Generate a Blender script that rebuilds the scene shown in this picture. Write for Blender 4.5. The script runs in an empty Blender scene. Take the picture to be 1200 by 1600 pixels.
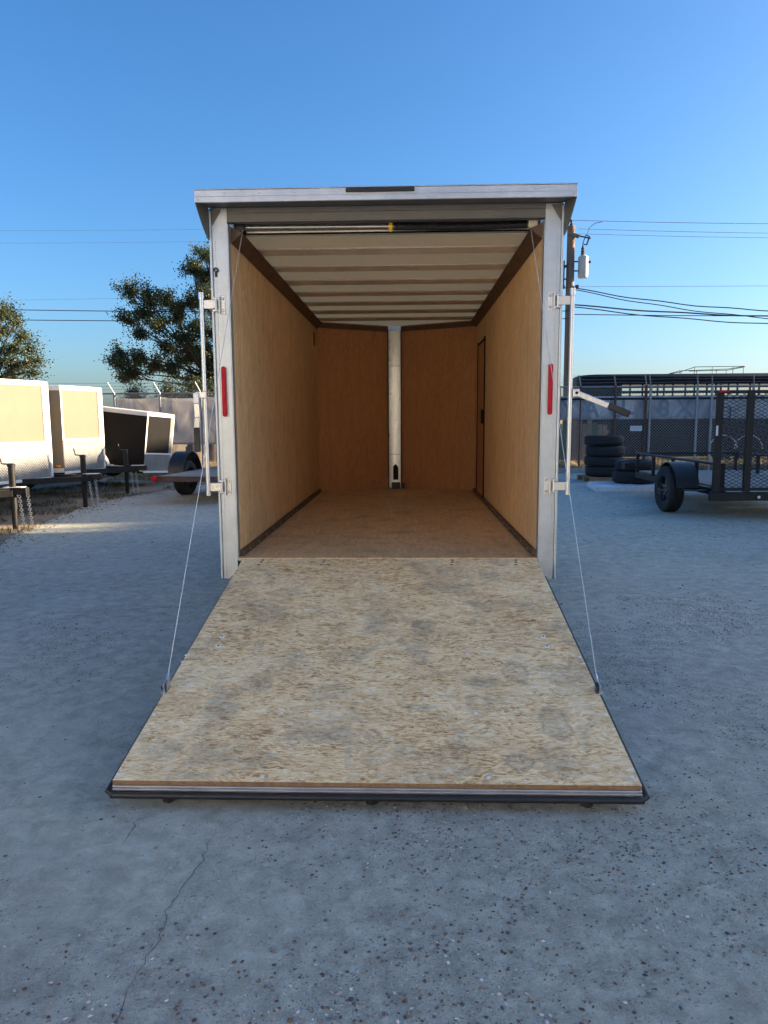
import bpy, math, random
from mathutils import Vector, Matrix, noise as mnoise
R = math.radians
random.seed(7)
scene = bpy.context.scene
COL = scene.collection

# ------------------------------------------------------------------ camera
F_PX = 1122.0
cam_d = bpy.data.cameras.new("camera")
cam = bpy.data.objects.new("camera", cam_d)
COL.objects.link(cam)
cam_d.sensor_fit = 'VERTICAL'
cam_d.sensor_height = 24.0
cam_d.sensor_width = 18.0
cam_d.lens = F_PX / 1600.0 * 24.0
cam_d.clip_start = 0.05
cam_d.clip_end = 2000
PITCH, YAW, ROLL = 0.1272, 0.033, -0.006
fwd = Vector((-math.sin(YAW) * math.cos(PITCH), math.cos(YAW) * math.cos(PITCH), -math.sin(PITCH)))
rgt = Vector((math.cos(YAW), math.sin(YAW), 0))
upv = rgt.cross(fwd)
r2 = rgt * math.cos(ROLL) + upv * math.sin(ROLL)
u2 = upv * math.cos(ROLL) - rgt * math.sin(ROLL)
m3 = Matrix((r2, u2, -fwd)).transposed()
cam.matrix_world = Matrix.Translation((0, 0, 1.445)) @ m3.to_4x4()
scene.camera = cam
scene.render.resolution_x = 768
scene.render.resolution_y = 1024

# ------------------------------------------------------------------ sky and sun
SUN_EL, SUN_AZ = R(15.0), R(80.0)       # azimuth clockwise from +Y
world = bpy.data.worlds.new("World")
scene.world = world
world.use_nodes = True
wn = world.node_tree
wn.nodes.clear()
sky = wn.nodes.new("ShaderNodeTexSky")
sky.sky_type = 'NISHITA'
sky.sun_disc = False
sky.sun_elevation = SUN_EL
sky.sun_rotation = SUN_AZ
sky.air_density = 1.0
sky.dust_density = 2.0
sky.ozone_density = 5.0
sky.altitude = 0
bg = wn.nodes.new("ShaderNodeBackground")
bg.inputs[1].default_value = 0.05
wo_ = wn.nodes.new("ShaderNodeOutputWorld")
hs = wn.nodes.new("ShaderNodeHueSaturation")
hs.inputs["Saturation"].default_value = 1.12
wn.links.new(sky.outputs[0], hs.inputs["Color"])
wn.links.new(hs.outputs[0], bg.inputs[0])
wn.links.new(bg.outputs[0], wo_.inputs[0])
sl = bpy.data.lights.new("sun", 'SUN')
sl.energy = 4.0
sl.angle = R(0.5)
sl.color = (1.0, 0.76, 0.48)
sun = bpy.data.objects.new("sun", sl)
COL.objects.link(sun)
SV = Vector((math.sin(SUN_AZ) * math.cos(SUN_EL), math.cos(SUN_AZ) * math.cos(SUN_EL), math.sin(SUN_EL)))
sun.rotation_euler = (-SV).to_track_quat('-Z', 'Y').to_euler()
sun.location = (20, 6, 12)
vs = scene.view_settings
vs.view_transform = 'Standard'
vs.look = 'None'
vs.exposure = 2.55
vs.gamma = 1.0
vs.use_curve_mapping = False
cy = scene.cycles
cy.use_denoising = True
cy.max_bounces = 8
cy.diffuse_bounces = 5
cy.glossy_bounces = 4
cy.sample_clamp_indirect = 8.0
cy.blur_glossy = 0.5


# ------------------------------------------------------------------ helpers
class MB:
    """collects boxes, bars, tubes and plates; build() links them as ONE mesh object"""
    def __init__(s):
        s.v, s.f, s.c = [], [], None

    def add(s, vs_, fs_):
        o = len(s.v)
        s.v += [tuple(v) for v in vs_]
        s.f += [tuple(i + o for i in f) for f in fs_]
        return s

    def box(s, x0, x1, y0, y1, z0, z1, M=None):
        v = [Vector((x, y, z)) for z in (z0, z1) for y in (y0, y1) for x in (x0, x1)]
        if M is not None:
            v = [M @ p for p in v]
        return s.add(v, [(0, 2, 3, 1), (4, 5, 7, 6), (0, 1, 5, 4), (1, 3, 7, 5), (3, 2, 6, 7), (2, 0, 4, 6)])

    def bar(s, a, b, w, h, up=(0, 0, 1)):
        a, b = Vector(a), Vector(b)
        d = (b - a).normalized()
        u = Vector(up)
        if abs(d.dot(u)) > 0.98:
            u = Vector((0, 1, 0)) if abs(d.y) < 0.9 else Vector((1, 0, 0))
        x = d.cross(u).normalized()
        z = x.cross(d)
        v = []
        for p in (a, b):
            for sx, sz in ((-1, -1), (1, -1), (1, 1), (-1, 1)):
                v.append(p + x * sx * w / 2 + z * sz * h / 2)
        return s.add(v, [(0, 1, 2, 3), (7, 6, 5, 4), (0, 4, 5, 1), (1, 5, 6, 2), (2, 6, 7, 3), (3, 7, 4, 0)])

    def tube(s, pts, r, n=8, cap=True):
        pts = [Vector(p) for p in pts]
        rs = r if isinstance(r, (list, tuple)) else [r] * len(pts)
        rings = []
        prev = None
        for i, p in enumerate(pts):
            d = (pts[min(i + 1, len(pts) - 1)] - pts[max(i - 1, 0)]).normalized()
            if prev is None:
                u = Vector((0, 0, 1)) if abs(d.z) < 0.9 else Vector((1, 0, 0))
                x = d.cross(u).normalized()
            else:
                x = (prev - d * prev.dot(d)).normalized()
            prev = x
            y = d.cross(x)
            rings.append([p + (x * math.cos(2 * math.pi * k / n) + y * math.sin(2 * math.pi * k / n)) * rs[i] for k in range(n)])
        v = [q for rg in rings for q in rg]
        f = []
        for i in range(len(pts) - 1):
            for k in range(n):
                f.append((i * n + k, i * n + (k + 1) % n, (i + 1) * n + (k + 1) % n, (i + 1) * n + k))
        if cap:
            f.append(tuple(range(n - 1, -1, -1)))
            f.append(tuple((len(pts) - 1) * n + k for k in range(n)))
        return s.add(v, f)

    def lathe(s, prof, n=24, M=None, closed=False):
        """profile of (radius, z) turned round z"""
        v, f = [], []
        for (r, z) in prof:
            for k in range(n):
                a = 2 * math.pi * k / n
                p = Vector((r * math.cos(a), r * math.sin(a), z))
                v.append(M @ p if M is not None else p)
        m = len(prof)
        for i in range(m if closed else m - 1):
            j = (i + 1) % m
            for k in range(n):
                f.append((i * n + k, i * n + (k + 1) % n, j * n + (k + 1) % n, j * n + k))
        if not closed:
            f.append(tuple(range(n - 1, -1, -1)))
            f.append(tuple((m - 1) * n + k for k in range(n)))
        return s.add(v, f)

    def prism(s, poly, t, M=None):
        """polygon in local xy, thickness t along z"""
        n = len(poly)
        v = [Vector((x, y, 0)) for x, y in poly] + [Vector((x, y, t)) for x, y in poly]
        if M is not None:
            v = [M @ p for p in v]
        f = [tuple(range(n - 1, -1, -1)), tuple(range(n, 2 * n))]
        f += [(i, (i + 1) % n, n + (i + 1) % n, n + i) for i in range(n)]
        return s.add(v, f)

    def build(s, name, mat, parent=None, smooth=False, bevel=0.0, M=None, kind=None):
        me = bpy.data.meshes.new(name)
        me.from_pydata(s.v, [], s.f)
        me.validate()
        me.update()
        if s.c is not None:
            at = me.color_attributes.new("tint", 'FLOAT_COLOR', 'POINT')
            at.data.foreach_set("color", [q for c in s.c for q in (c[0], c[1], c[2], 1.0)])
        o = bpy.data.objects.new(name, me)
        COL.objects.link(o)
        me.materials.append(mat)
        if smooth:
            me.polygons.foreach_set("use_smooth", [True] * len(me.polygons))
            me.set_sharp_from_angle(angle=R(38))
        if bevel:
            b = o.modifiers.new("bevel", 'BEVEL')
            b.width = bevel
            b.segments = 2
            b.limit_method = 'ANGLE'
        if parent is not None:
            o.parent = parent
        if M is not None:
            o.matrix_local = M
        if kind:
            o["kind"] = kind
        return o


def tag(o, label, cat, group=None):
    o["label"] = label
    o["category"] = cat
    if group:
        o["group"] = group
    return o


def thing(name, label, cat, loc=(0, 0, 0), rot=(0, 0, 0), group=None):
    o = bpy.data.objects.new(name, None)
    COL.objects.link(o)
    o.location = loc
    o.rotation_euler = rot
    o.empty_display_size = 0.3
    return tag(o, label, cat, group)


def link_copy(o, parent=None):
    c = o.copy()
    COL.objects.link(c)
    if parent is not None:
        c.parent = parent
    for ch in list(o.children):
        link_copy(ch, c)
    return c


def kind(o, k):
    o["kind"] = k
    return o


# ------------------------------------------------------------------ materials
class NT:
    def __init__(s, name):
        s.m = bpy.data.materials.new(name)
        s.m.use_nodes = True
        s.t = s.m.node_tree
        s.b = s.t.nodes["Principled BSDF"]
        s.co = s.t.nodes.new("ShaderNodeTexCoord").outputs["Object"]

    def n(s, typ, **kw):
        nd = s.t.nodes.new(typ)
        for k, v in kw.items():
            setattr(nd, k, v)
        return nd

    def lk(s, a, b):
        s.t.links.new(a, b)

    def mapping(s, scale=(1, 1, 1), rot=(0, 0, 0), src=None):
        mp = s.n("ShaderNodeMapping")
        mp.inputs["Scale"].default_value = scale
        mp.inputs["Rotation"].default_value = rot
        s.lk(src or s.co, mp.inputs[0])
        return mp.outputs[0]

    def noise(s, scale, detail=4, rough=0.6, vec=None, dist=0.0):
        nd = s.n("ShaderNodeTexNoise")
        nd.inputs["Scale"].default_value = scale
        nd.inputs["Detail"].default_value = detail
        nd.inputs["Roughness"].default_value = rough
        nd.inputs["Distortion"].default_value = dist
        s.lk(vec or s.co, nd.inputs["Vector"])
        return nd.outputs[0]

    def voro(s, scale, feature='F1', vec=None, out="Distance", rnd=1.0):
        nd = s.n("ShaderNodeTexVoronoi", feature=feature)
        nd.inputs["Scale"].default_value = scale
        nd.inputs["Randomness"].default_value = rnd
        s.lk(vec or s.co, nd.inputs["Vector"])
        return nd.outputs[out]

    def ramp(s, fac, stops):
        nd = s.n("ShaderNodeValToRGB")
        el = nd.color_ramp.elements
        while len(el) < len(stops):
            el.new(0.5)
        for e, (p, c) in zip(el, stops):
            e.position = p
            e.color = (c, c, c, 1) if not isinstance(c, tuple) else (*c, 1)
        s.lk(fac, nd.inputs[0])
        return nd.outputs[0]

    def mix(s, fac, a, b, mode='MIX'):
        nd = s.n("ShaderNodeMix", data_type='RGBA', blend_type=mode)
        for sock, val in ((nd.inputs[0], fac), (nd.inputs[6], a), (nd.inputs[7], b)):
            if isinstance(val, (int, float)):
                sock.default_value = val
            elif isinstance(val, tuple):
                sock.default_value = (*val, 1)
            else:
                s.lk(val, sock)
        return nd.outputs[2]

    def math(s, op, a, b=None):
        nd = s.n("ShaderNodeMath", operation=op)
        for sock, val in ((nd.inputs[0], a), (nd.inputs[1], b)):
            if val is None:
                continue
            if isinstance(val, (int, float)):
                sock.default_value = val
            else:
                s.lk(val, sock)
        return nd.outputs[0]

    def bump(s, h, strength=0.3, dist=0.01, prev=None):
        nd = s.n("ShaderNodeBump")
        nd.inputs["Strength"].default_value = strength
        nd.inputs["Distance"].default_value = dist
        s.lk(h, nd.inputs["Height"])
        if prev is not None:
            s.lk(prev, nd.inputs["Normal"])
        return nd.outputs[0]

    def out(s, col=None, rough=None, metal=None, normal=None, **kw):
        for key, val in (("Base Color", col), ("Roughness", rough), ("Metallic", metal), ("Normal", normal)):
            if val is None:
                continue
            if isinstance(val, tuple):
                s.b.inputs[key].default_value = (*val, 1)
            elif isinstance(val, (int, float)):
                s.b.inputs[key].default_value = val
            else:
                s.lk(val, s.b.inputs[key])
        for k, v in kw.items():
            s.b.inputs[k].default_value = v
        return s.m


def simple(name, c, rough=0.6, metal=0.0, var=0.18, scale=6.0, bump=0.0, bscale=60.0, stretch=(1, 1, 1), rvar=0.1, **kw):
    t = NT(name)
    vec = t.mapping(stretch)
    n1 = t.noise(scale, 5, 0.65, vec)
    lo = tuple(max(0, x * (1 - var)) for x in c)
    hi = tuple(min(1, x * (1 + var)) for x in c)
    col = t.mix(t.ramp(n1, [(0.3, 0.0), (0.7, 1.0)]), lo, hi)
    rr = t.ramp(t.noise(scale * 2.3, 4, 0.6, vec), [(0.3, max(0.02, rough - rvar)), (0.7, min(1, rough + rvar))])
    nm = t.bump(t.noise(bscale, 3, 0.6, vec), bump, 0.01) if bump else None
    return t.out(col, rr, metal, nm, **kw)


M = {}


# x, y on the board, radii, strength, hollow print or soft smudge
SMUDGES = [(-0.56, 2.163, 0.062, 0.062, 0.85, True), (-0.75, 1.90, 0.075, 0.14, 0.6, True), (-0.705, 2.15, 0.11, 0.13, 0.5, False),
           (-0.478, 1.577, 0.11, 0.07, 0.65, False), (-0.64, 1.49, 0.07, 0.12, 0.55, True), (0.64, 2.13, 0.13, 0.10, 0.45, False),
           (0.568, 1.60, 0.08, 0.11, 0.6, False), (0.70, 1.83, 0.10, 0.12, 0.5, False), (0.04, 0.87, 0.10, 0.20, 0.4, False),
           (-0.18, 1.79, 0.09, 0.03, 0.6, False), (0.86, 2.10, 0.10, 0.08, 0.4, False), (0.25, 2.0, 0.16, 0.07, 0.35, False), (-0.3, 0.5, 0.2, 0.12, 0.35, False)]


def mk_osb():
    t = NT("ramp_board")
    wob = t.n("ShaderNodeTexNoise")
    wob.inputs["Scale"].default_value = 7.0
    wob.inputs["Detail"].default_value = 4
    t.lk(t.co, wob.inputs["Vector"])
    off = t.n("ShaderNodeVectorMath", operation='MULTIPLY_ADD')
    t.lk(wob.outputs["Color"], off.inputs[0])
    off.inputs[1].default_value = (0.11, 0.11, 0.0)
    t.lk(t.co, off.inputs[2])
    vec = off.outputs[0]
    o2 = t.n("ShaderNodeVectorMath", operation='MULTIPLY_ADD')
    w2 = t.n("ShaderNodeTexNoise")
    w2.inputs["Scale"].default_value = 16.0
    t.lk(t.co, w2.inputs["Vector"])
    t.lk(w2.outputs["Color"], o2.inputs[0])
    o2.inputs[1].default_value = (0.05, 0.05, 0.0)
    sh_ = t.n("ShaderNodeVectorMath", operation='SUBTRACT')
    t.lk(t.co, sh_.inputs[0])
    sh_.inputs[1].default_value = (0.025, 0.025, 0.0)
    t.lk(sh_.outputs[0], o2.inputs[2])
    vec2 = o2.outputs[0]

    def layer(sx, sy, rot, seed):
        mp = t.n("ShaderNodeMapping")
        mp.inputs["Scale"].default_value = (sx, sy, 1)
        mp.inputs["Rotation"].default_value = (0, 0, R(rot))
        mp.inputs["Location"].default_value = (seed, seed * 1.7, 0)
        t.lk(vec, mp.inputs[0])
        sep = t.n("ShaderNodeSeparateColor")
        t.lk(t.voro(1.0, 'F1', mp.outputs[0], "Color"), sep.inputs[0])
        return sep.outputs
    l1 = layer(34, 120, 5, 0.0)
    l2 = layer(52, 120, 58, 3.1)
    l3 = layer(48, 125, -41, 7.7)
    l4 = layer(30, 190, 9, 12.3)
    a = l1[0]
    for l, th in ((l2, 0.52), (l3, 0.55), (l4, 0.62)):
        a = t.mix(t.math('GREATER_THAN', l[1], th), a, l[0])
    big = t.noise(1.5, 4, 0.6)
    mid = t.noise(7.5, 6, 0.74, t.mapping((0.8, 2.0, 1)), 0.8)
    fine = t.noise(60.0, 4, 0.75, t.mapping((0.45, 1.6, 1)), 0.4)
    v = t.math('MULTIPLY', a, 0.25)
    v = t.math('ADD', v, t.math('MULTIPLY', mid, 0.52))
    v = t.math('ADD', v, t.math('MULTIPLY', fine, 0.41))
    v = t.math('ADD', v, t.math('MULTIPLY', t.math('SUBTRACT', big, 0.5), 0.35))
    col = t.ramp(v, [(0.41, (0.34, 0.165, 0.065)), (0.49, (0.66, 0.40, 0.18)), (0.57, (0.84, 0.585, 0.29)), (0.66, (0.90, 0.68, 0.375)), (0.77, (0.95, 0.83, 0.58))])
    # reddish zones
    col = t.mix(t.math('MULTIPLY', t.ramp(t.noise(2.3, 4, 0.65, t.mapping((1, 1.6, 1), (0, 0, 0.4))), [(0.48, 0.0), (0.72, 1.0)]), 0.40), col, (0.56, 0.35, 0.18))
    # pale resin flecks
    fl = t.math('MULTIPLY', t.ramp(t.noise(38.0, 3, 0.7, t.mapping((0.5, 1.5, 1), (0, 0, 0.3)), 0.5), [(0.60, 0.0), (0.68, 1.0)]), t.ramp(t.noise(2.9, 3, 0.6), [(0.45, 0.0), (0.6, 0.75)]))
    col = t.mix(fl, col, (0.90, 0.84, 0.72))
    # grey boot scuffs
    st = t.ramp(t.noise(3.1, 5, 0.62, t.mapping((1.1, 1.0, 1), (0, 0, 0.3)), 0.7), [(0.50, 0.0), (0.63, 1.0)])
    st = t.math('MULTIPLY', st, t.ramp(t.noise(26, 4, 0.75), [(0.34, 0.1), (0.66, 1.0)]))
    col = t.mix(t.math('MULTIPLY', st, 0.66), col, (0.25, 0.20, 0.15))
    # round boot prints: rings pressed into the board here and there
    bp = t.n("ShaderNodeTexVoronoi", feature='F1')
    bp.inputs["Scale"].default_value = 2.1
    t.lk(t.mapping((1, 0.8, 1), (0, 0, 0.7), vec), bp.inputs["Vector"])
    bsep = t.n("ShaderNodeSeparateColor")
    t.lk(bp.outputs["Color"], bsep.inputs[0])
    ring = t.ramp(bp.outputs["Distance"], [(0.0, 0.35), (0.07, 0.25), (0.12, 1.0), (0.17, 0.75), (0.21, 0.0)])
    ring = t.math('MULTIPLY', ring, t.math('GREATER_THAN', bsep.outputs[0], 0.5))
    ring = t.math('MULTIPLY', ring, t.ramp(t.noise(20, 4, 0.7), [(0.34, 0.0), (0.58, 1.0)]))
    col = t.mix(t.math('MULTIPLY', ring, 0.7), col, (0.19, 0.15, 0.115))
    # boot prints and smudges
    grime = t.ramp(t.noise(34, 5, 0.75, None, 0.5), [(0.32, 0.15), (0.62, 1.0)])
    for (sx, sy, rx, ry, k, hollow) in SMUDGES:
        mp = t.n("ShaderNodeMapping")
        mp.inputs["Location"].default_value = (-sx / rx, -sy / ry, 0)
        mp.inputs["Scale"].default_value = (1 / rx, 1 / ry, 0)
        t.lk(vec2, mp.inputs[0])
        ln = t.n("ShaderNodeVectorMath", operation='LENGTH')
        t.lk(mp.outputs[0], ln.inputs[0])
        m_ = t.ramp(ln.outputs["Value"], [(0.0, 0.35 if hollow else 1.0), (0.55, 0.5 if hollow else 0.8), (0.78, 1.0 if hollow else 0.4), (1.0, 0.0)])
        col = t.mix(t.math('MULTIPLY', t.math('MULTIPLY', m_, grime), k), col, (0.20, 0.165, 0.13))
    # thin dark slits between strands
    sl_ = t.ramp(t.noise(2.6, 5, 0.8, t.mapping((9, 52, 20), (0, 0, R(7))), 1.2), [(0.29, 1.0), (0.36, 0.0)])
    col = t.mix(t.math('MULTIPLY', sl_, 0.6), col, (0.17, 0.09, 0.05))
    nm = t.bump(v, 0.4, 0.004)
    return t.out(col, 0.75, 0.0, nm)


def mk_ply(name, lo, hi, along, rough=0.62, dark=0.5, stain=0.0):
    t = NT(name)
    sc = {'z': (11, 11, 0.55), 'y': (11, 0.55, 11), 'x': (0.55, 11, 11)}[along]
    v = t.mapping(sc)
    g = t.noise(2.0, 7, 0.62, v, 1.3)
    fine = t.noise(9.0, 4, 0.7, t.mapping(tuple(q * 1.7 for q in sc)))
    big = t.noise(1.1, 3, 0.6)
    a = t.math('ADD', t.math('MULTIPLY', g, 0.45), t.math('MULTIPLY', fine, 0.25))
    a = t.math('ADD', a, 0.075)
    a = t.math('ADD', a, t.math('MULTIPLY', big, 0.25))
    fig = t.noise(5.5, 6, 0.72, t.mapping({'z': (3.2, 3.2, 0.9), 'y': (3.2, 0.9, 3.2), 'x': (0.9, 3.2, 3.2)}[along]), 2.2)
    a = t.math('ADD', t.math('MULTIPLY', a, 0.52), t.math('MULTIPLY', fig, 0.52))
    col = t.ramp(a, [(0.42, lo), (0.63, hi)])
    kn = t.ramp(t.voro(1.15, 'F1', t.mapping(tuple(0.8 if q < 1 else 2.6 for q in sc))), [(0.0, 1.0), (0.07, 0.0)])
    col = t.mix(t.math('MULTIPLY', kn, dark), col, tuple(q * 0.35 for q in lo))
    if stain:
        sn = t.ramp(t.noise(4.0, 5, 0.65), [(0.5, 0.0), (0.72, 1.0)])
        col = t.mix(t.math('MULTIPLY', sn, stain), col, (0.12, 0.085, 0.06))
    nm = t.bump(a, 0.12, 0.004)
    return t.out(col, rough, 0.0, nm)


def mk_alu(name, c=(0.62, 0.63, 0.65), rough=0.38, along='z', metal=0.9, blotch=0.5):
    t = NT(name)
    sc = {'z': (60, 60, 0.8), 'x': (0.8, 60, 60), 'y': (60, 0.8, 60)}[along]
    g = t.noise(2.0, 3, 0.6, t.mapping(sc))
    b = t.noise(7.0, 6, 0.7)
    sp = t.ramp(t.noise(34.0, 3, 0.6), [(0.62, 0.0), (0.7, 1.0)])
    col = t.mix(t.ramp(b, [(0.35, 0.0), (0.7, 1.0)]), tuple(x * (1 - 0.25 * blotch) for x in c), tuple(min(1, x * 1.1) for x in c))
    col = t.mix(t.math('MULTIPLY', sp, 0.25 * blotch), col, (0.3, 0.29, 0.28))
    rr = t.ramp(t.math('ADD', t.math('MULTIPLY', g, 0.5), t.math('MULTIPLY', b, 0.5)), [(0.3, rough - 0.1), (0.7, rough + 0.14)])
    nm = t.bump(g, 0.05, 0.002)
    return t.out(col, rr, metal, nm)


def mk_diamond():
    t = NT("diamond_plate")
    sep = t.n("ShaderNodeSeparateXYZ")
    t.lk(t.co, sep.inputs[0])
    k = 2 * math.pi / 0.10
    u = t.math('ADD', sep.outputs[0], sep.outputs[2])
    w = t.math('SUBTRACT', sep.outputs[0], sep.outputs[2])
    h = t.math('MULTIPLY', t.math('SINE', t.math('MULTIPLY', u, k)), t.math('SINE', t.math('MULTIPLY', w, k)))
    hh = t.ramp(t.math('ABSOLUTE', h), [(0.35, 0.0), (0.8, 1.0)])
    col = t.mix(t.ramp(t.noise(9, 4, 0.6), [(0.3, 0.0), (0.7, 1.0)]), (0.30, 0.31, 0.32), (0.46, 0.47, 0.49))
    col = t.mix(hh, t.mix(0.75, col, (0.10, 0.105, 0.11)), col)  # lugs coloured brighter, plate between darker, to stand for their reflections
    nm = t.bump(hh, 0.9, 0.006)
    return t.out(col, 0.42, 0.85, nm)


def mk_ground():
    t = NT("worn_concrete")
    lo = t.noise(0.22, 5, 0.6, None, 0.8)
    md = t.noise(1.1, 6, 0.68, None, 0.9)
    fi = t.noise(10.0, 7, 0.72, None, 0.4)
    vf = t.noise(130.0, 3, 0.7)
    # streaks left by water and wheels, running down the yard
    stk = t.noise(3.2, 5, 0.7, t.mapping((2.6, 0.35, 1), (0, 0, R(-14))), 0.5)
    col = t.mix(t.ramp(md, [(0.3, 0.0), (0.7, 1.0)]), (0.35, 0.365, 0.30), (0.60, 0.62, 0.53))
    col = t.mix(t.math('MULTIPLY', t.ramp(lo, [(0.44, 0.0), (0.64, 1.0)]), 0.6), col, (0.30, 0.315, 0.275))
    col = t.mix(t.math('MULTIPLY', t.ramp(stk, [(0.35, 1.0), (0.6, 0.0)]), 0.22), col, (0.24, 0.23, 0.22))
    col = t.mix(0.30, col, t.ramp(vf, [(0.3, (0.16, 0.165, 0.15)), (0.7, (0.76, 0.78, 0.68))]))
    col = t.mix(0.42, col, t.ramp(fi, [(0.34, (0.16, 0.165, 0.145)), (0.66, (0.76, 0.79, 0.69))]))
    # pale dust
    du = t.ramp(t.noise(0.7, 6, 0.72, t.mapping((1, 0.8, 1), (0, 0, 0.6)), 1.0), [(0.52, 0.0), (0.70, 1.0)])
    col = t.mix(t.math('MULTIPLY', du, 0.45), col, (0.54, 0.54, 0.50))
    # exposed aggregate: irregular chips, crowded in worn patches, almost absent elsewhere
    wob = t.n("ShaderNodeTexNoise")
    wob.inputs["Scale"].default_value = 55.0
    wob.inputs["Detail"].default_value = 3
    t.lk(t.co, wob.inputs["Vector"])
    off = t.n("ShaderNodeVectorMath", operation='MULTIPLY_ADD')
    t.lk(wob.outputs["Color"], off.inputs[0])
    off.inputs[1].default_value = (0.022, 0.022, 0.0)
    t.lk(t.co, off.inputs[2])
    dv = off.outputs[0]
    patch = t.ramp(t.noise(0.8, 7, 0.78, None, 1.4), [(0.43, 0.0), (0.62, 1.0)])
    for sc_, th, w_ in ((75.0, 0.66, 0.7), (140.0, 0.52, 0.8), (260.0, 0.45, 0.7)):
        agc = t.voro(sc_, 'F1', dv, "Color")
        agd = t.voro(sc_, 'F1', dv)
        pres = t.n("ShaderNodeSeparateColor")
        t.lk(agc, pres.inputs[0])
        size = t.math('MULTIPLY', pres.outputs[2], 0.45)
        agm = t.math('LESS_THAN', agd, size)
        agm = t.math('MULTIPLY', agm, t.ramp(pres.outputs[0], [(th, 0.0), (th + 0.04, 1.0)]))
        agm = t.math('MULTIPLY', agm, t.math('ADD', t.math('MULTIPLY', patch, w_), 0.05))
        agcol = t.ramp(pres.outputs[1], [(0.0, (0.20, 0.18, 0.16)), (0.35, (0.28, 0.20, 0.145)), (0.65, (0.30, 0.265, 0.225)), (0.92, (0.74, 0.72, 0.68))])
        col = t.mix(agm, col, agcol)
    # short drag streaks of grit
    ds = t.ramp(t.noise(1.0, 5, 0.75, t.mapping((150, 26, 1), (0, 0, R(12))), 0.6), [(0.30, 1.0), (0.44, 0.0)])
    col = t.mix(t.math('MULTIPLY', ds, 0.30), col, (0.15, 0.145, 0.14))
    dl = t.ramp(t.noise(1.0, 5, 0.75, t.mapping((140, 30, 3), (0, 0, R(12))), 0.6), [(0.60, 0.0), (0.72, 1.0)])
    col = t.mix(t.math('MULTIPLY', dl, 0.30), col, (0.66, 0.65, 0.61))
    # oil stains
    oil = t.ramp(t.noise(0.55, 5, 0.65, t.mapping((1.0, 0.5, 1), (0, 0, 0.5)), 0.6), [(0.60, 0.0), (0.76, 1.0)])
    col = t.mix(t.math('MULTIPLY', oil, 0.4), col, (0.15, 0.145, 0.14))
    rr = t.ramp(md, [(0.3, 0.70), (0.7, 0.9)])
    n1 = t.bump(t.noise(22.0, 7, 0.8, None, 0.4), 0.9, 0.025)
    n2 = t.bump(vf, 0.4, 0.004, n1)
    n3 = t.bump(agm, 0.6, 0.005, n2)
    return t.out(col, rr, 0.0, n3)


def mk_dirt(name, a, b, sc=1.3):
    t = NT(name)
    md = t.noise(sc, 6, 0.7, None, 0.5)
    fi = t.noise(28.0, 5, 0.75)
    col = t.mix(t.ramp(md, [(0.32, 0.0), (0.68, 1.0)]), a, b)
    col = t.mix(0.45, col, t.ramp(fi, [(0.3, tuple(q * 0.35 for q in a)), (0.72, tuple(min(1, q * 1.5) for q in b))]))
    nm = t.bump(fi, 0.9, 0.03)
    return t.out(col, 0.95, 0.0, nm)


def mk_tint(name, rough=0.8, metal=0.0, trans=False):
    t = NT(name)
    at = t.n("ShaderNodeAttribute", attribute_name="tint")
    if trans:
        b2 = t.n("ShaderNodeBsdfTranslucent")
        t.lk(at.outputs["Color"], b2.inputs[0])
        mx = t.n("ShaderNodeMixShader")
        mx.inputs[0].default_value = 0.35
        t.lk(t.b.outputs[0], mx.inputs[1])
        t.lk(b2.outputs[0], mx.inputs[2])
        t.lk(mx.outputs[0], t.t.nodes["Material Output"].inputs[0])
    t.lk(at.outputs["Color"], t.b.inputs["Base Color"])
    return t.out(None, rough, metal)


def mk_tarp(name, a, b, tr=0.35):
    t = NT(name)
    n1 = t.noise(2.2, 6, 0.72, t.mapping((1, 1, 0.6), (0, R(25), 0)), 1.2)
    weave = t.noise(70, 2, 0.6)
    col = t.mix(t.ramp(n1, [(0.35, 0.0), (0.66, 1.0)]), a, b)
    nm = t.bump(n1, 0.6, 0.06)
    nm = t.bump(weave, 0.2, 0.004, nm)
    b2 = t.n("ShaderNodeBsdfTranslucent")
    t.lk(col, b2.inputs[0])
    mx = t.n("ShaderNodeMixShader")
    mx.inputs[0].default_value = tr
    t.lk(t.b.outputs[0], mx.inputs[1])
    t.lk(b2.outputs[0], mx.inputs[2])
    t.lk(mx.outputs[0], t.t.nodes["Material Output"].inputs[0])
    return t.out(col, 0.7, 0.0, nm)


M['osb'] = mk_osb()
M['ply'] = mk_ply("wall_plywood", (0.47, 0.275, 0.125), (0.78, 0.53, 0.285), 'z', stain=0.18)
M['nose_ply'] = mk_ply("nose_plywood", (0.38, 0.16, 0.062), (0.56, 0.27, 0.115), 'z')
M['floor_ply'] = mk_ply("floor_plywood", (0.50, 0.31, 0.145), (0.80, 0.54, 0.29), 'y', 0.6, 0.4, 0.4)
M['cove'] = simple("cove_board", (0.10, 0.055, 0.032), 0.6, 0, 0.3, 8)
M['ceil'] = mk_ply("ceiling_luan", (0.66, 0.52, 0.35), (0.86, 0.72, 0.52), 'x', 0.55, 0.15)
def see_through(m, fac, c):
    nt = m.node_tree
    b2 = nt.nodes.new("ShaderNodeBsdfTranslucent")
    b2.inputs[0].default_value = (*c, 1)
    mx = nt.nodes.new("ShaderNodeMixShader")
    mx.inputs[0].default_value = fac
    nt.links.new(nt.nodes["Principled BSDF"].outputs[0], mx.inputs[1])
    nt.links.new(b2.outputs[0], mx.inputs[2])
    nt.links.new(mx.outputs[0], nt.nodes["Material Output"].inputs[0])
    return m


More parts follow.
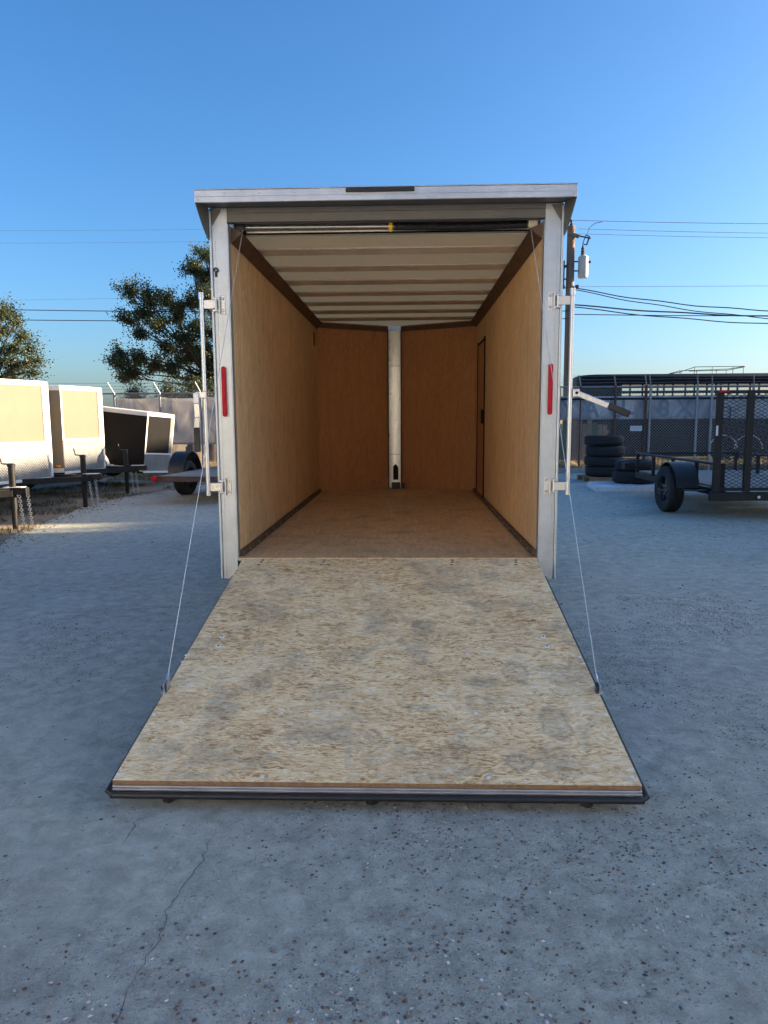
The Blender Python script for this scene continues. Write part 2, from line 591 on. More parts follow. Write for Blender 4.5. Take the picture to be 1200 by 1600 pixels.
see_through(M['ceil'], 0.76, (1.0, 0.75, 0.50))
M['roof_skin'] = see_through(simple("translucent_roof", (0.82, 0.82, 0.78), 0.5, 0, 0.04, 2), 0.88, (0.97, 0.94, 0.88))
M['bow'] = simple("roof_bow_steel", (0.60, 0.52, 0.42), 0.6, 0.0, 0.15, 5)
M['alu_z'] = mk_alu("post_aluminium", (0.52, 0.57, 0.62), 0.42, 'z', 0.85)
M['alu_x'] = mk_alu("header_aluminium", (0.60, 0.61, 0.63), 0.36, 'x', 0.85)
M['alu_dull'] = mk_alu("header_steel", (0.15, 0.15, 0.155), 0.55, 'x', 0.5)
M['zinc'] = mk_alu("zinc_hardware", (0.56, 0.575, 0.60), 0.3, 'z', 0.9, 0.3)
M['galv'] = mk_alu("galvanised_pipe", (0.30, 0.31, 0.33), 0.5, 'z', 0.6, 0.8)
M['post_cover'] = mk_alu("nose_post_aluminium", (0.62, 0.62, 0.60), 0.30, 'z', 0.9, 0.0)
M['skin'] = simple("white_skin", (0.74, 0.74, 0.72), 0.32, 0.0, 0.04, 2)
M['blackp'] = simple("black_paint", (0.011, 0.012, 0.014), 0.4, 0, 0.3, 8, 0.04)
M['blacksat'] = simple("black_frame_paint", (0.011, 0.0115, 0.013), 0.5, 0, 0.35, 10, 0.08, 90, **{'Specular IOR Level': 0.3})
M['rubber'] = simple("black_rubber", (0.018, 0.018, 0.02), 0.5, 0, 0.3, 12, 0.1)
M['seal'] = simple("door_seal_rubber", (0.012, 0.014, 0.018), 0.5, 0, 0.3, 12, 0.05)
M['tyre'] = simple("tyre_rubber", (0.013, 0.013, 0.014), 0.75, 0, 0.3, 14, 0.15, 110)
M['rim'] = simple("black_steel_rim", (0.03, 0.031, 0.034), 0.35, 0.2, 0.3, 10)
M['red'] = simple("red_lens", (0.50, 0.003, 0.014), 0.45, 0, 0.25, 60, 0.1, 160, **{'Specular IOR Level': 0.25})
M['orange'] = simple("amber_lens", (0.75, 0.22, 0.02), 0.3, 0, 0.1, 20)
M['yellow'] = simple("yellow_plastic", (0.70, 0.42, 0.03), 0.4, 0, 0.15, 20)
M['cable'] = simple("steel_cable", (0.62, 0.64, 0.66), 0.4, 0.5, 0.2, 200)
M['diamond'] = mk_diamond()
M['cream'] = simple("white_trailer_skin", (0.178, 0.152, 0.118), 0.6, 0, 0.05, 1.2, 0.10, 1.6, **{'Specular IOR Level': 0.15})
M['whitetrim'] = simple("white_trim", (0.62, 0.62, 0.61), 0.5, 0.0, 0.06, 5)
M['blackskin'] = simple("black_trailer_skin", (0.007, 0.007, 0.008), 0.42, 0, 0.1, 2, 0.0, 3, rvar=0.03, **{'Specular IOR Level': 0.14})
M['ground'] = mk_ground()
M['dirt'] = mk_dirt("bare_dirt", (0.17, 0.135, 0.10), (0.30, 0.245, 0.185))
M['field'] = mk_dirt("dry_field", (0.20, 0.15, 0.08), (0.33, 0.25, 0.13), 0.5)
M['crack'] = simple("crack_dirt", (0.11, 0.10, 0.09), 0.95, 0, 0.4, 40)
M['tint'] = mk_tint("stone_mix", 0.85)
M['leaf'] = mk_tint("oak_leaves", 0.55, 0, True)
M['grass'] = mk_tint("dry_grass_blades", 0.8, 0, True)
M['bark'] = simple("bark", (0.075, 0.058, 0.045), 0.9, 0, 0.45, 9, 0.8, 30, (1, 1, 0.3))
M['pole'] = simple("weathered_pole", (0.17, 0.115, 0.08), 0.85, 0, 0.4, 8, 0.5, 40, (1, 1, 0.1))
M['xfmr'] = simple("transformer_paint", (0.46, 0.46, 0.43), 0.45, 0, 0.12, 4)
M['xdark'] = simple("dark_fittings_shaded_can", (0.05, 0.045, 0.04), 0.5, 0, 0.3, 6)  # fittings, and the left can, where the dark stands for shade
M['wire'] = simple("wire_insulation", (0.03, 0.035, 0.04), 0.6, 0, 0.2, 5)
M['bare'] = simple("bare_wire", (0.28, 0.30, 0.33), 0.5, 0.3, 0.2, 5)
M['tarp'] = mk_tarp("pale_tarp", (0.46, 0.44, 0.44), (0.92, 0.86, 0.78), 0.5)
M['banner'] = mk_tarp("banner_vinyl", (0.30, 0.35, 0.43), (0.86, 0.86, 0.86), 0.4)
M['letter'] = simple("banner_print", (0.26, 0.31, 0.39), 0.7, 0, 0.35, 5)
M['rust'] = simple("rusty_post_paint", (0.10, 0.05, 0.04), 0.7, 0.1, 0.4, 9, 0.2)
M['wood'] = mk_ply("pallet_wood", (0.20, 0.10, 0.05), (0.40, 0.24, 0.13), 'x', 0.8)
M['washer'] = simple("bright_zinc", (0.78, 0.79, 0.80), 0.5, 0.2, 0.1, 40)
M['edge'] = simple("raw_board_edge", (0.25, 0.155, 0.085), 0.85, 0, 0.35, 60, 0.3, 160)
M['plank'] = mk_ply("grey_planks", (0.12, 0.09, 0.06), (0.30, 0.24, 0.16), 'z', 0.85)
M['gplank'] = mk_ply("green_planks", (0.03, 0.07, 0.04), (0.09, 0.16, 0.09), 'z', 0.8)
M['deck'] = mk_ply("deck_boards", (0.15, 0.13, 0.11), (0.33, 0.29, 0.25), 'y', 0.8)
M['plastic'] = simple("white_plastic_wrap", (0.70, 0.71, 0.73), 0.3, 0, 0.12, 14, 0.8, 22)
M['concrete'] = simple("kerb_concrete", (0.30, 0.285, 0.26), 0.9, 0, 0.25, 9, 0.4)
M['metalwall'] = simple("shade_building_wall", (0.42, 0.41, 0.39), 0.6, 0.0, 0.08, 1)  # walls of the added shade building
M['roofmetal'] = simple("added_building_roof", (0.30, 0.29, 0.28), 0.6, 0.0, 0.08, 1)  # roofs of both added buildings
M['sign_red'] = simple("red_sign", (0.45, 0.03, 0.04), 0.6, 0, 0.1, 6)
M['sign_white'] = simple("white_sign", (0.65, 0.65, 0.64), 0.6, 0, 0.1, 6)
M['hole'] = simple("dark_opening", (0.006, 0.006, 0.006), 0.9, 0, 0.2, 6)
M['brick'] = simple("red_clay", (0.28, 0.10, 0.055), 0.85, 0, 0.25, 14, 0.4)

# ------------------------------------------------------------------ the ground
g = MB()
g.add([(-400, -200, 0), (400, -200, 0), (400, 900, 0), (-400, 900, 0)], [(0, 1, 2, 3)])
ground = kind(g.build("ground", M['ground']), "structure")

edge = [(-4.4, 4.0), (-4.75, 6.6), (-4.93, 8.43), (-5.24, 9.93), (-5.45, 11.3), (-5.55, 12.53), (-5.42, 13.8), (-5.15, 14.72), (-4.61, 16.68), (-3.4, 18.2), (-1.0, 19.5), (4.0, 20.15), (9.0, 20.2), (30.0, 20.25)]
pts = []
for i in range(len(edge) - 1):
    a, b = Vector(edge[i]), Vector(edge[i + 1])
    m = max(3, int((b - a).length / 0.12))
    for k in range(m):
        p = a.lerp(b, k / m)
        w = 0.09 * mnoise.noise(Vector((p.x * 3.1, p.y * 3.1, 0))) + 0.05 * mnoise.noise(Vector((p.x * 11, p.y * 11, 3)))
        pts.append((p.x + w, p.y + w * 0.6))
pts.append(edge[-1])
d = MB()
vv = [(x, y, 0.004) for x, y in pts]
uu = [(x - 60 if y < 19 else x, 60 if y > 17 else y, 0.006) for x, y in pts]
uu = []
for (x, y) in pts:
    uu.append((-70 if x < -3 else x * 2.2, y if x < -3 and y < 17 else 70, 0.006))
n_ = len(pts)
d.add(vv + uu, [(i, n_ + i, n_ + i + 1, i + 1) for i in range(n_ - 1)])
dirt = kind(d.build("dirt_verge", M['dirt']), "structure")
fz = MB()
fz.add([(-300, 20.6, 0.012), (300, 20.6, 0.012), (300, 800, 0.012), (-300, 800, 0.012)], [(0, 1, 2, 3)])
kind(fz.build("field", M['field']), "structure")

# cracks in the concrete
def crack(path, w, seed):
    rnd = random.Random(seed)
    P = []
    for i in range(len(path) - 1):
        a, b = Vector(path[i]), Vector(path[i + 1])
        m = max(2, int((b - a).length / 0.025))
        for k in range(m):
            P.append(a.lerp(b, k / m) + Vector((rnd.uniform(-1, 1), rnd.uniform(-1, 1))) * 0.008)
    P.append(Vector(path[-1]))
    mb = MB()
    vs_ = []
    for i, p in enumerate(P):
        dd = (P[min(i + 1, len(P) - 1)] - P[max(0, i - 1)]).normalized()
        nn = Vector((-dd.y, dd.x))
        ww = w * rnd.uniform(0.25, 1.1) * min(1, 4 * (i + 0.3) / len(P), 4 * (len(P) - i) / len(P))
        vs_ += [(p.x - nn.x * ww, p.y - nn.y * ww, 0.0022), (p.x + nn.x * ww, p.y + nn.y * ww, 0.0022)]
    mb.add(vs_, [(2 * i, 2 * i + 1, 2 * i + 3, 2 * i + 2) for i in range(len(P) - 1)])
    mb.build("crack", M['crack'], ground)


crack([(-0.66, 2.50), (-0.69, 2.33), (-0.68, 2.17), (-0.72, 1.97), (-0.70, 1.82), (-0.72, 1.65), (-0.68, 1.42)], 0.0016, 1)
crack([(-0.99, 2.44), (-0.98, 2.26)], 0.0018, 2)
crack([(1.95, 5.45), (2.35, 5.3), (2.6, 5.25), (3.0, 5.1), (3.5, 5.05)], 0.005, 3)
crack([(-2.9, 5.2), (-2.2, 5.35), (-1.5, 5.5)], 0.004, 4)
crack([(1.0, 6.2), (1.5, 5.9), (1.8, 5.95)], 0.004, 5)

# loose gravel
def scatter(n, region, smin, smax, seed, dens=None, flat=0.6):
    rnd = random.Random(seed)
    mb = MB()
    mb.c = []
    pal = [(0.13, 0.075, 0.045), (0.17, 0.10, 0.065), (0.10, 0.085, 0.075), (0.075, 0.065, 0.06), (0.30, 0.28, 0.255), (0.22, 0.20, 0.18), (0.50, 0.48, 0.45), (0.27, 0.20, 0.14)]
    wts = [4, 4, 3, 2, 7, 6, 5, 4]
    made = 0
    tries = 0
    while made < n and tries < n * 30:
        tries += 1
        x = rnd.uniform(region[0], region[1])
        y = region[2] + (region[3] - region[2]) * rnd.random() ** 1.35
        if dens and rnd.random() > dens(x, y):
            continue
        r = smin + (smax - smin) * rnd.random() ** 4
        c = rnd.choices(pal, wts)[0]
        k = rnd.uniform(0.75, 1.25)
        a0 = rnd.uniform(0, 6.28)
        el = rnd.uniform(0.38, 1.0)
        vs_ = []
        for j in range(5):
            a = a0 + j * 1.2566 + rnd.uniform(-0.3, 0.3)
            rr = r * rnd.uniform(0.75, 1.15)
            vx, vy = rr * math.cos(a), rr * math.sin(a) * el
            vs_.append((x + vx * math.cos(a0) - vy * math.sin(a0), y + vx * math.sin(a0) + vy * math.cos(a0), r * 0.18))
        vs_.append((x + rnd.uniform(-.2, .2) * r, y + rnd.uniform(-.2, .2) * r, r * flat * rnd.uniform(0.7, 1.2)))
        vs_.append((x, y, -0.001))
        mb.add(vs_, [(j, (j + 1) % 5, 5) for j in range(5)] + [((j + 1) % 5, j, 6) for j in range(5)])
        mb.c += [tuple(q * k for q in c)] * 7
        made += 1
    return mb


def dens1(x, y):
    v = mnoise.noise(Vector((x * 1.1, y * 1.1, 2.0))) + 0.5 * mnoise.noise(Vector((x * 3.3, y * 3.3, 5.0)))
    b = 0.62 * math.exp(-((x - 0.05) / 0.75) ** 2) * (1.0 if y < 2.9 else 0.2) + 0.3 * math.exp(-((x - 1.7) / 0.8) ** 2)
    return max(0.02, min(1, b + 0.75 * v + 0.02))


gr = scatter(52000, (-2.8, 3.4, 1.15, 5.8), 0.0015, 0.0085, 11, dens1)
kind(gr.build("gravel", M['tint']), "stuff")["label"] = "loose brown and white pebbles strewn on the concrete"
gr = scatter(2600, (-5.0, 8.0, 4.5, 19.0), 0.005, 0.02, 12, lambda x, y: max(0.05, min(1, 0.4 + 0.8 * mnoise.noise(Vector((x * .8, y * .8, 9))))))
kind(gr.build("gravel", M['tint']), "stuff")["label"] = "scattered grit further out on the yard"


gr = MB()
gr.c = []
rnd = random.Random(31)
ei = [Vector(p) for p in pts if p[1] < 19]
for _ in range(2600):
    e = rnd.choice(ei)
    x, y = e.x + rnd.gauss(0.02, 0.16), e.y + rnd.gauss(0, 0.1)
    r = 0.006 + 0.022 * rnd.random() ** 3
    a0 = rnd.uniform(0, 6.28)
    gr.add([(x + r * math.cos(a0 + j * 1.57) * rnd.uniform(.7, 1.2), y + r * math.sin(a0 + j * 1.57) * rnd.uniform(.7, 1.2), 0.004) for j in range(4)] + [(x, y, 0.004 + r * .6)], [(0, 1, 4), (1, 2, 4), (2, 3, 4), (3, 0, 4)])
    k = rnd.uniform(.6, 1.3)
    gr.c += [(0.22 * k, 0.175 * k, 0.13 * k)] * 5
kind(gr.build("dirt_crumbs", M['tint']), "stuff")["label"] = "crumbs of dirt strewn along the edge of the concrete"

# ------------------------------------------------------------------ the open cargo trailer
CX, OY = -0.139, 4.78
T = thing("cargo_trailer", "large enclosed cargo trailer with plywood interior, its rear ramp door lowered onto the yard", "trailer", (CX, OY, 0))
WI, WO = 1.011, 1.134
FZ, CZ_ = 0.522, 2.69
L = 4.52
NA = 5.05                               # nose apex

# floor boards: three sheets
for y0, y1 in ((-0.01, 2.40), (2.4025, L)):
    MB().box(-WI + 0.002, WI - 0.002, y0, y1, FZ - 0.02, FZ).build("floor_board", M['floor_ply'], T, bevel=0.001)
MB().prism([(-WI, L + 0.002), (WI, L + 0.002), (0.05, NA), (-0.05, NA)], 0.02, Matrix.Translation((0, 0, FZ - 0.02))).build("floor_board", M['floor_ply'], T)
# interior wall sheets
for s in (-1, 1):
    xa, xb = sorted((s * WI, s * (WI + 0.012)))
    for y0, y1 in ((0.06, 2.42), (2.423, L)):
        MB().box(xa, xb, y0, y1, FZ - 0.01, 2.68).build("wall_panel", M['ply'], T)
    # dark board across the corner of wall and ceiling
    c = MB()
    c.add([(s * (WI - 0.001), 0.06, 2.598), (s * (WI - 0.078), 0.06, 2.662), (s * (WI - 0.001), 0.06, 2.70),
           (s * (WI - 0.001), L, 2.598), (s * (WI - 0.078), L, 2.662), (s * (WI - 0.001), L, 2.70)],
          [(0, 1, 4, 3), (0, 2, 1), (3, 4, 5), (1, 2, 5, 4), (0, 3, 5, 2)])
    c.build("cove_board", M['cove'], T)
    # metal strip along the foot of the wall
    xa, xb = sorted((s * (WI - 0.001), s * (WI - 0.028)))
    b = MB().box(xa, xb, 0.05, L - 0.02, FZ + 0.001, FZ + 0.045).build("base_trim", M['cove'], T, bevel=0.004)
    for k in range(14):
        yy = 0.22 + k * 0.31
        MB().lathe([(0.006, 0), (0.005, 0.004)], 8, Matrix.Translation((s * (WI - 0.029), yy, FZ + 0.026)) @ Matrix.Rotation(-s * R(90), 4, 'Y')).build("screw", M['zinc'], b)
# nose panels
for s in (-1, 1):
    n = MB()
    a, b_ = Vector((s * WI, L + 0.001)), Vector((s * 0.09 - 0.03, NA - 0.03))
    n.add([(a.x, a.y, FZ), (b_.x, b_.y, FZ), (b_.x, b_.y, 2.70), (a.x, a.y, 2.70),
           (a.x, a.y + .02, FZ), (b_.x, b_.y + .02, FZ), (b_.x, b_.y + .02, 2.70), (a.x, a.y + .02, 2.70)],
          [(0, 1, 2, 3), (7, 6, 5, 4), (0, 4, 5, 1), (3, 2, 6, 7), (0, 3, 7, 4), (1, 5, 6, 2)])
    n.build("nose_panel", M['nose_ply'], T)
    n = MB()
    n.bar((a.x, a.y - 0.012, 2.645), (b_.x, b_.y - 0.012, 2.645), 0.02, 0.06)
    n.build("nose_cove", M['cove'], T)
    n = MB()
    n.bar((b_.x, b_.y - 0.015, FZ), (b_.x, b_.y - 0.015, 2.62), 0.012, 0.02)
    n.build("nose_trim", M['cove'], T)
# bright cover over the nose post, slightly convex
pc = MB()
prof = [(-0.083, 0.0), (-0.078, -0.012), (-0.04, -0.017), (0, -0.019), (0.04, -0.017), (0.078, -0.012), (0.083, 0.0)]
prof = [(x - 0.03, y + NA - 0.05) for x, y in prof]
nz = 40
vv = []
for j in range(nz + 1):
    z = FZ + 0.03 + (2.62 - FZ - 0.03) * j / nz
    for i, (x, y) in enumerate(prof):
        w = 0.0025 * mnoise.noise(Vector((x * 6, z * 1.5, 1.3)))
        vv.append((x, y + w, z))
m_ = len(prof)
pc.add(vv, [(j * m_ + i, j * m_ + i + 1, (j + 1) * m_ + i + 1, (j + 1) * m_ + i) for j in range(nz) for i in range(m_ - 1)])
pco = pc.build("nose_post_cover", M['post_cover'], T, smooth=True)
for zz in (0.98, 2.16):
    MB().box(-0.118, 0.058, NA - 0.077, NA - 0.071, zz, zz + 0.006).build("seam", M['galv'], pco)
hx, hy = -0.02, NA - 0.080
MB().prism([(-0.035, 0), (0.035, 0), (0.035, 0.17), (0.02, 0.19), (0.0, 0.215), (-0.03, 0.19), (-0.035, 0.17)], 0.006, Matrix.Translation((hx, hy, 0.64)) @ Matrix.Rotation(R(90), 4, 'X')).build("jack_opening", M['hole'], pco)
MB().box(-0.075, 0.04, hy - 0.02, hy - 0.002, FZ + 0.001, FZ + 0.085).build("floor_bracket", M['blackp'], T, bevel=0.006)
MB().box(0.075, 0.10, hy - 0.02, hy + 0.03, FZ + 0.001, FZ + 0.08).build("floor_bracket", M['blackp'], T, bevel=0.004)
# small black clip on the left wall
MB().box(-WI + 0.001, -WI + 0.012, 4.2, 4.225, 2.36, 2.52).build("wall_clip", M['hole'], T)
# side door seen at the far end of the right wall
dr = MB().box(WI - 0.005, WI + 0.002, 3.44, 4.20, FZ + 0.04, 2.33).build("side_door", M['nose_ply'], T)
for bx in ((3.42, 3.44, FZ + 0.002, 2.37), (4.20, 4.22, FZ + 0.002, 2.37), (3.44, 4.20, 2.33, 2.35), (3.44, 4.20, FZ + 0.002, FZ + 0.04)):
    MB().box(WI - 0.014, WI + 0.002, *bx).build("door_frame", M['hole'], dr)
MB().box(WI - 0.03, WI - 0.006, 3.50, 3.58, 1.40, 1.56).build("door_latch", M['hole'], dr, bevel=0.004)

# ceiling sheets and roof bows
bows = [0.16 + 0.595 * k for k in range(8)]
eds = bows + [NA - 0.1]
for i in range(len(eds) - 1):
    y0, y1 = eds[i] + (0.0 if i == 0 else 0.0015), eds[i + 1] - 0.0015
    if y1 > L:
        y1 = L
    MB().box(-WI + 0.004, WI - 0.004, y0, y1, CZ_, CZ_ + 0.006).build("ceiling_panel", M['ceil'], T)
MB().prism([(-WI, L), (WI, L), (0.05, NA), (-0.05, NA)], 0.006, Matrix.Translation((0, 0, CZ_))).build("ceiling_panel", M['ceil'], T)
for y in bows:
    c = MB()
    # hat channel: flange, web, crown
    pr = [(-0.14, CZ_ - 0.001), (-0.135, CZ_ - 0.010), (-0.02, CZ_ - 0.022), (0.0, CZ_ - 0.024), (0.006, CZ_ - 0.001)]
    if y == bows[0]:
        pr = [(-0.012, CZ_ - 0.001)] + [(max(p[0], -0.010), p[1]) for p in pr[1:]]
    xs = WI - 0.05
    c.add([(sx * xs, y + p[0], p[1]) for sx in (-1, 1) for p in pr], [(i, i + 1, 5 + i + 1, 5 + i) for i in range(4)])
    c.build("roof_bow", M['bow'], T)

# rear posts
for s in (-1, 1):
    c = MB()
    x0, x1 = sorted((s * (WI + 0.006), s * (WO - 0.016)))
    c.box(x0, x1, 0.0, 0.05, 0.375, 2.80)
    p = c.build("rear_post", M['alu_z'], T, bevel=0.003)
    x0, x1 = sorted((s * (WO - 0.0155), s * WO))
    MB().box(x0, x1, -0.012, 0.06, 0.378, 2.786).build("post_lip", M['alu_z'], p, bevel=0.004)
    x0, x1 = sorted((s * WI, s * (WI + 0.0055)))
    MB().box(x0, x1, -0.006, 0.06, FZ - 0.02, 2.70).build("post_lip", M['alu_z'], p, bevel=0.002)
    # a faint rolled rib on the plate
    x0, x1 = sorted((s * (WI + 0.085), s * (WI + 0.089)))
    MB().box(x0, x1, -0.003, 0.0, 0.40, 2.6).build("rib", M['alu_z'], p)
    # tail light
    xc = s * 1.070
    tl = MB()
    poly = []
    for k in range(9):
        a = math.pi * k / 8
        poly.append((0.0145 * math.cos(a), 0.150 + 0.0145 * math.sin(a)))
    for k in range(9):
        a = math.pi + math.pi * k / 8
        poly.append((0.0145 * math.cos(a), -0.150 + 0.0145 * math.sin(a)))
    tl.prism(poly, 0.022, Matrix.Translation((xc, -0.001, 1.638)) @ Matrix.Rotation(R(90), 4, 'X'))
    lt = tl.build("tail_light", M['red'], T, bevel=0.006)
    for k in range(6):
        MB().box(xc - 0.010, xc + 0.010, -0.0255, -0.0225, 1.505 + k * 0.047, 1.535 + k * 0.047).build("lens", M['red'], lt, bevel=0.002)
    # door hinges for the lock bars
    for zz in (2.195, 1.008):
        h = MB().box(*sorted((s * 1.075, s * 1.083)), -0.030, -0.001, zz - 0.055, zz + 0.055).build("hinge", M['zinc'], T, bevel=0.002)
        for dz in (-0.045, 0.031):
            MB().box(*sorted((s * 1.083, s * 1.125)), -0.026, -0.001, zz + dz, zz + dz + 0.016).build("hinge_ear", M['zinc'], h, bevel=0.003)
            MB().lathe([(0.010, 0), (0.010, 0.006), (0.006, 0.011)], 10, Matrix.Translation((s * 1.060, -0.001, zz + dz + 0.008)) @ Matrix.Rotation(R(90), 4, 'X')).build("bolt", M['zinc'], h, smooth=True)
        MB().box(*sorted((s * 1.045, s * 1.075)), -0.006, -0.001, zz - 0.06, zz + 0.06).build("hinge_leaf", M['zinc'], h, bevel=0.002)
        MB().box(*sorted((s * 1.098, s * 1.178)), -0.042, -0.034, zz - 0.028, zz + 0.028).build("hinge_strap", M['zinc'], h, bevel=0.002)
        MB().tube([(s * 1.100, -0.032, zz - 0.04), (s * 1.100, -0.032, zz + 0.04)], 0.007, 10).build("hinge_pin", M['zinc'], h, smooth=True)
    # lock bar with its cam handle
    xb = s * 1.190
    lb = MB().tube([(xb, -0.045, 0.955), (xb, -0.045, 2.262)], 0.0135, 14).build("lock_bar", M['zinc'], T, smooth=True)
    MB().tube([(xb, -0.045, 2.225), (xb, -0.045, 2.268)], 0.0185, 14).build("bar_cap", M['zinc'], lb, smooth=True)
    MB().tube([(xb, -0.045, 0.952), (xb, -0.045, 0.985)], 0.0165, 14).build("bar_cap", M['zinc'], lb, smooth=True)
    if s < 0:
        MB().box(xb - 0.055, xb + 0.018, -0.070, -0.058, 1.595, 1.638).build("handle_clamp", M['zinc'], lb, bevel=0.004)
        hb = MB()
        path = [(xb - 0.050, -0.075, 1.63), (xb - 0.046, -0.083, 1.56), (xb - 0.043, -0.083, 1.47), (xb - 0.052, -0.078, 1.40)]
        for i in range(3):
            hb.bar(path[i], path[i + 1], 0.036, 0.010, (0, -1, 0))
        h = hb.build("bar_handle", M['zinc'], lb, bevel=0.003)
        MB().bar((xb - 0.052, -0.078, 1.405), (xb - 0.052, -0.076, 1.245), 0.040, 0.022, (0, -1, 0)).build("grip", M['rubber'], h, bevel=0.006)
    else:
        MB().box(xb + 0.014, xb + 0.055, -0.074, -0.05, 1.585, 1.638).build("handle_clamp", M['zinc'], lb, bevel=0.004)
        MB().lathe([(0.009, 0), (0.009, 0.008)], 10, Matrix.Translation((xb + 0.036, -0.074, 1.612)) @ Matrix.Rotation(R(90), 4, 'X')).build("bolt", M['hole'], lb)
        h = MB().bar((xb + 0.050, -0.065, 1.605), (xb + 0.245, -0.080, 1.525), 0.012, 0.038, (0, 0, 1)).build("bar_handle", M['zinc'], lb, bevel=0.004)
        MB().bar((xb + 0.235, -0.080, 1.530), (xb + 0.375, -0.085, 1.472), 0.024, 0.044, (0, 0, 1)).build("grip", M['rubber'], h, bevel=0.008)
# black latch keeper on the left post
lk_ = MB().lathe([(0.016, 0), (0.016, 0.012), (0.009, 0.014), (0.009, 0.0)], 16, Matrix.Translation((-1.098, -0.001, 2.415)) @ Matrix.Rotation(R(90), 4, 'X'), True).build("latch_keeper", M['rubber'], T, smooth=True)
MB().box(-1.106, -1.092, -0.012, -0.001, 2.372, 2.402).build("latch_tab", M['rubber'], lk_, bevel=0.004)

# header and overhanging cap
hd = MB().box(-WO + 0.001, WO - 0.001, 0.002, 0.055, 2.712, 2.80).build("rear_header", M['alu_dull'], T, bevel=0.003)
MB().box(-WI, WI, -0.008, 0.002, 2.768, 2.80).build("header_step", M['alu_dull'], hd, bevel=0.003)
MB().box(-WI, WI, 0.056, 0.158, 2.745, 2.755).build("gap_cover_top", M['cove'], hd)  # added dark plate, hides the bright cavity above the ceiling
MB().box(-WI, WI, 0.150, 0.157, 2.66, 2.744).build("gap_cover_back", M['alu_dull'], hd)  # added upright plate, closes the same bright gap
MB().box(-WI, WI, -0.004, 0.002, 2.7125, 2.722).build("header_lip", M['alu_dull'], hd, bevel=0.002)
cp = MB()
cp.add([(-1.165, -0.165, 2.788), (1.165, -0.165, 2.788), (1.125, 0.03, 2.806), (-1.125, 0.03, 2.806),
        (-1.165, -0.165, 2.800), (1.165, -0.165, 2.800), (1.125, 0.03, 2.818), (-1.125, 0.03, 2.818)],
       [(0, 3, 2, 1), (4, 5, 6, 7), (0, 1, 5, 4), (1, 2, 6, 5), (2, 3, 7, 6), (3, 0, 4, 7)])
so = cp.build("cap_soffit", M['alu_dull'], T)
cap = MB().box(-1.172, 1.172, -0.185, -0.166, 2.783, 2.818).build("roof_cap", M['alu_x'], T, bevel=0.003)
MB().box(-1.172, 1.172, -0.180, -0.166, 2.8185, 2.857).build("cap_strip", M['alu_x'], cap, bevel=0.002)
MB().box(-1.174, 1.174, -0.186, -0.10, 2.8575, 2.863).build("cap_edge", M['alu_x'], cap, bevel=0.002)
for xr in (-0.985, -0.77, -0.55, -0.335, 0.27, 0.50, 0.71, 0.92, 1.12):
    MB().lathe([(0.006, 0), (0.0045, 0.003)], 8, Matrix.Translation((xr, -0.180, 2.836)) @ Matrix.Rotation(R(90), 4, 'X')).build("rivet", M['zinc'], cap)
for xr in (-1.15, 1.15):
    MB().lathe([(0.006, 0), (0.0045, 0.003)], 8, Matrix.Translation((xr, -0.185, 2.80)) @ Matrix.Rotation(R(90), 4, 'X')).build("rivet", M['zinc'], cap)
MB().box(-0.235, 0.185, -0.196, -0.181, 2.8295, 2.8565).build("marker_light", M['seal'], cap, bevel=0.004)
# flared gussets under the cap
for s in (-1, 1):
    gs = MB()
    N = 10
    v = []
    for k in range(N + 1):
        u = k / N
        y = -0.165 * u
        zb = 2.60 + 0.186 * (1 - math.sqrt(max(0, 1 - u * u))) if u < 1 else 2.786
        zb = 2.60 + 0.186 * u ** 1.7
        xo = WO + 0.036 * u ** 1.5
        for t_ in (0, 0.004):
            v += [(s * (xo + t_), y, zb), (s * (xo + t_), y, 2.815)]
    f = []
    for k in range(N):
        a, b = 4 * k, 4 * (k + 1)
        f += [(a, b, b + 1, a + 1), (a + 2, a + 3, b + 3, b + 2), (a, a + 2, b + 2, b)]
    gs.add(v, f)
    gs.build("cap_gusset", M['alu_dull'], T, smooth=True)
    # inner curved fillet between gusset and post
    MB().prism([(0, 0), (0.06, 0), (0, -0.10)], 0.004, Matrix.Translation((s * (WO - 0.02), -0.006, 2.79)) @ Matrix.Rotation(R(90), 4, 'X') @ Matrix.Scale(-s, 4, (1, 0, 0))).build("corner_plate", M['alu_dull'], T)

# ramp spring on its shaft under the header
sp_y, sp_z = 0.115, 2.702
sh = MB().tube([(-0.945, sp_y, sp_z + 0.006), (0.95, sp_y, sp_z - 0.004)], 0.011, 12).build("spring_shaft", M['zinc'], T, smooth=True)
spm = MB()
hel = []
turns, rr_ = 74, 0.021
for k in range(turns * 8 + 1):
    a = 2 * math.pi * k / 8
    x = 0.055 + 0.86 * k / (turns * 8)
    sag = -0.006 * math.sin(math.pi * (x - 0.055) / 0.86)
    hel.append((x, sp_y + rr_ * math.cos(a), sp_z + sag + rr_ * math.sin(a)))
spm.tube(hel, 0.0062, 5)
spm.build("torsion_spring", M['blackp'], sh, smooth=True)
MB().lathe([(0.027, 0), (0.027, 0.022), (0.018, 0.03)], 12, Matrix.Translation((0.018, sp_y, sp_z)) @ Matrix.Rotation(R(90), 4, 'Y')).build("spring_plug", M['yellow'], sh, smooth=True)
MB().box(0.024, 0.040, sp_y - 0.03, sp_y - 0.012, sp_z - 0.04, sp_z - 0.012).build("plug_tab", M['yellow'], sh, bevel=0.003)
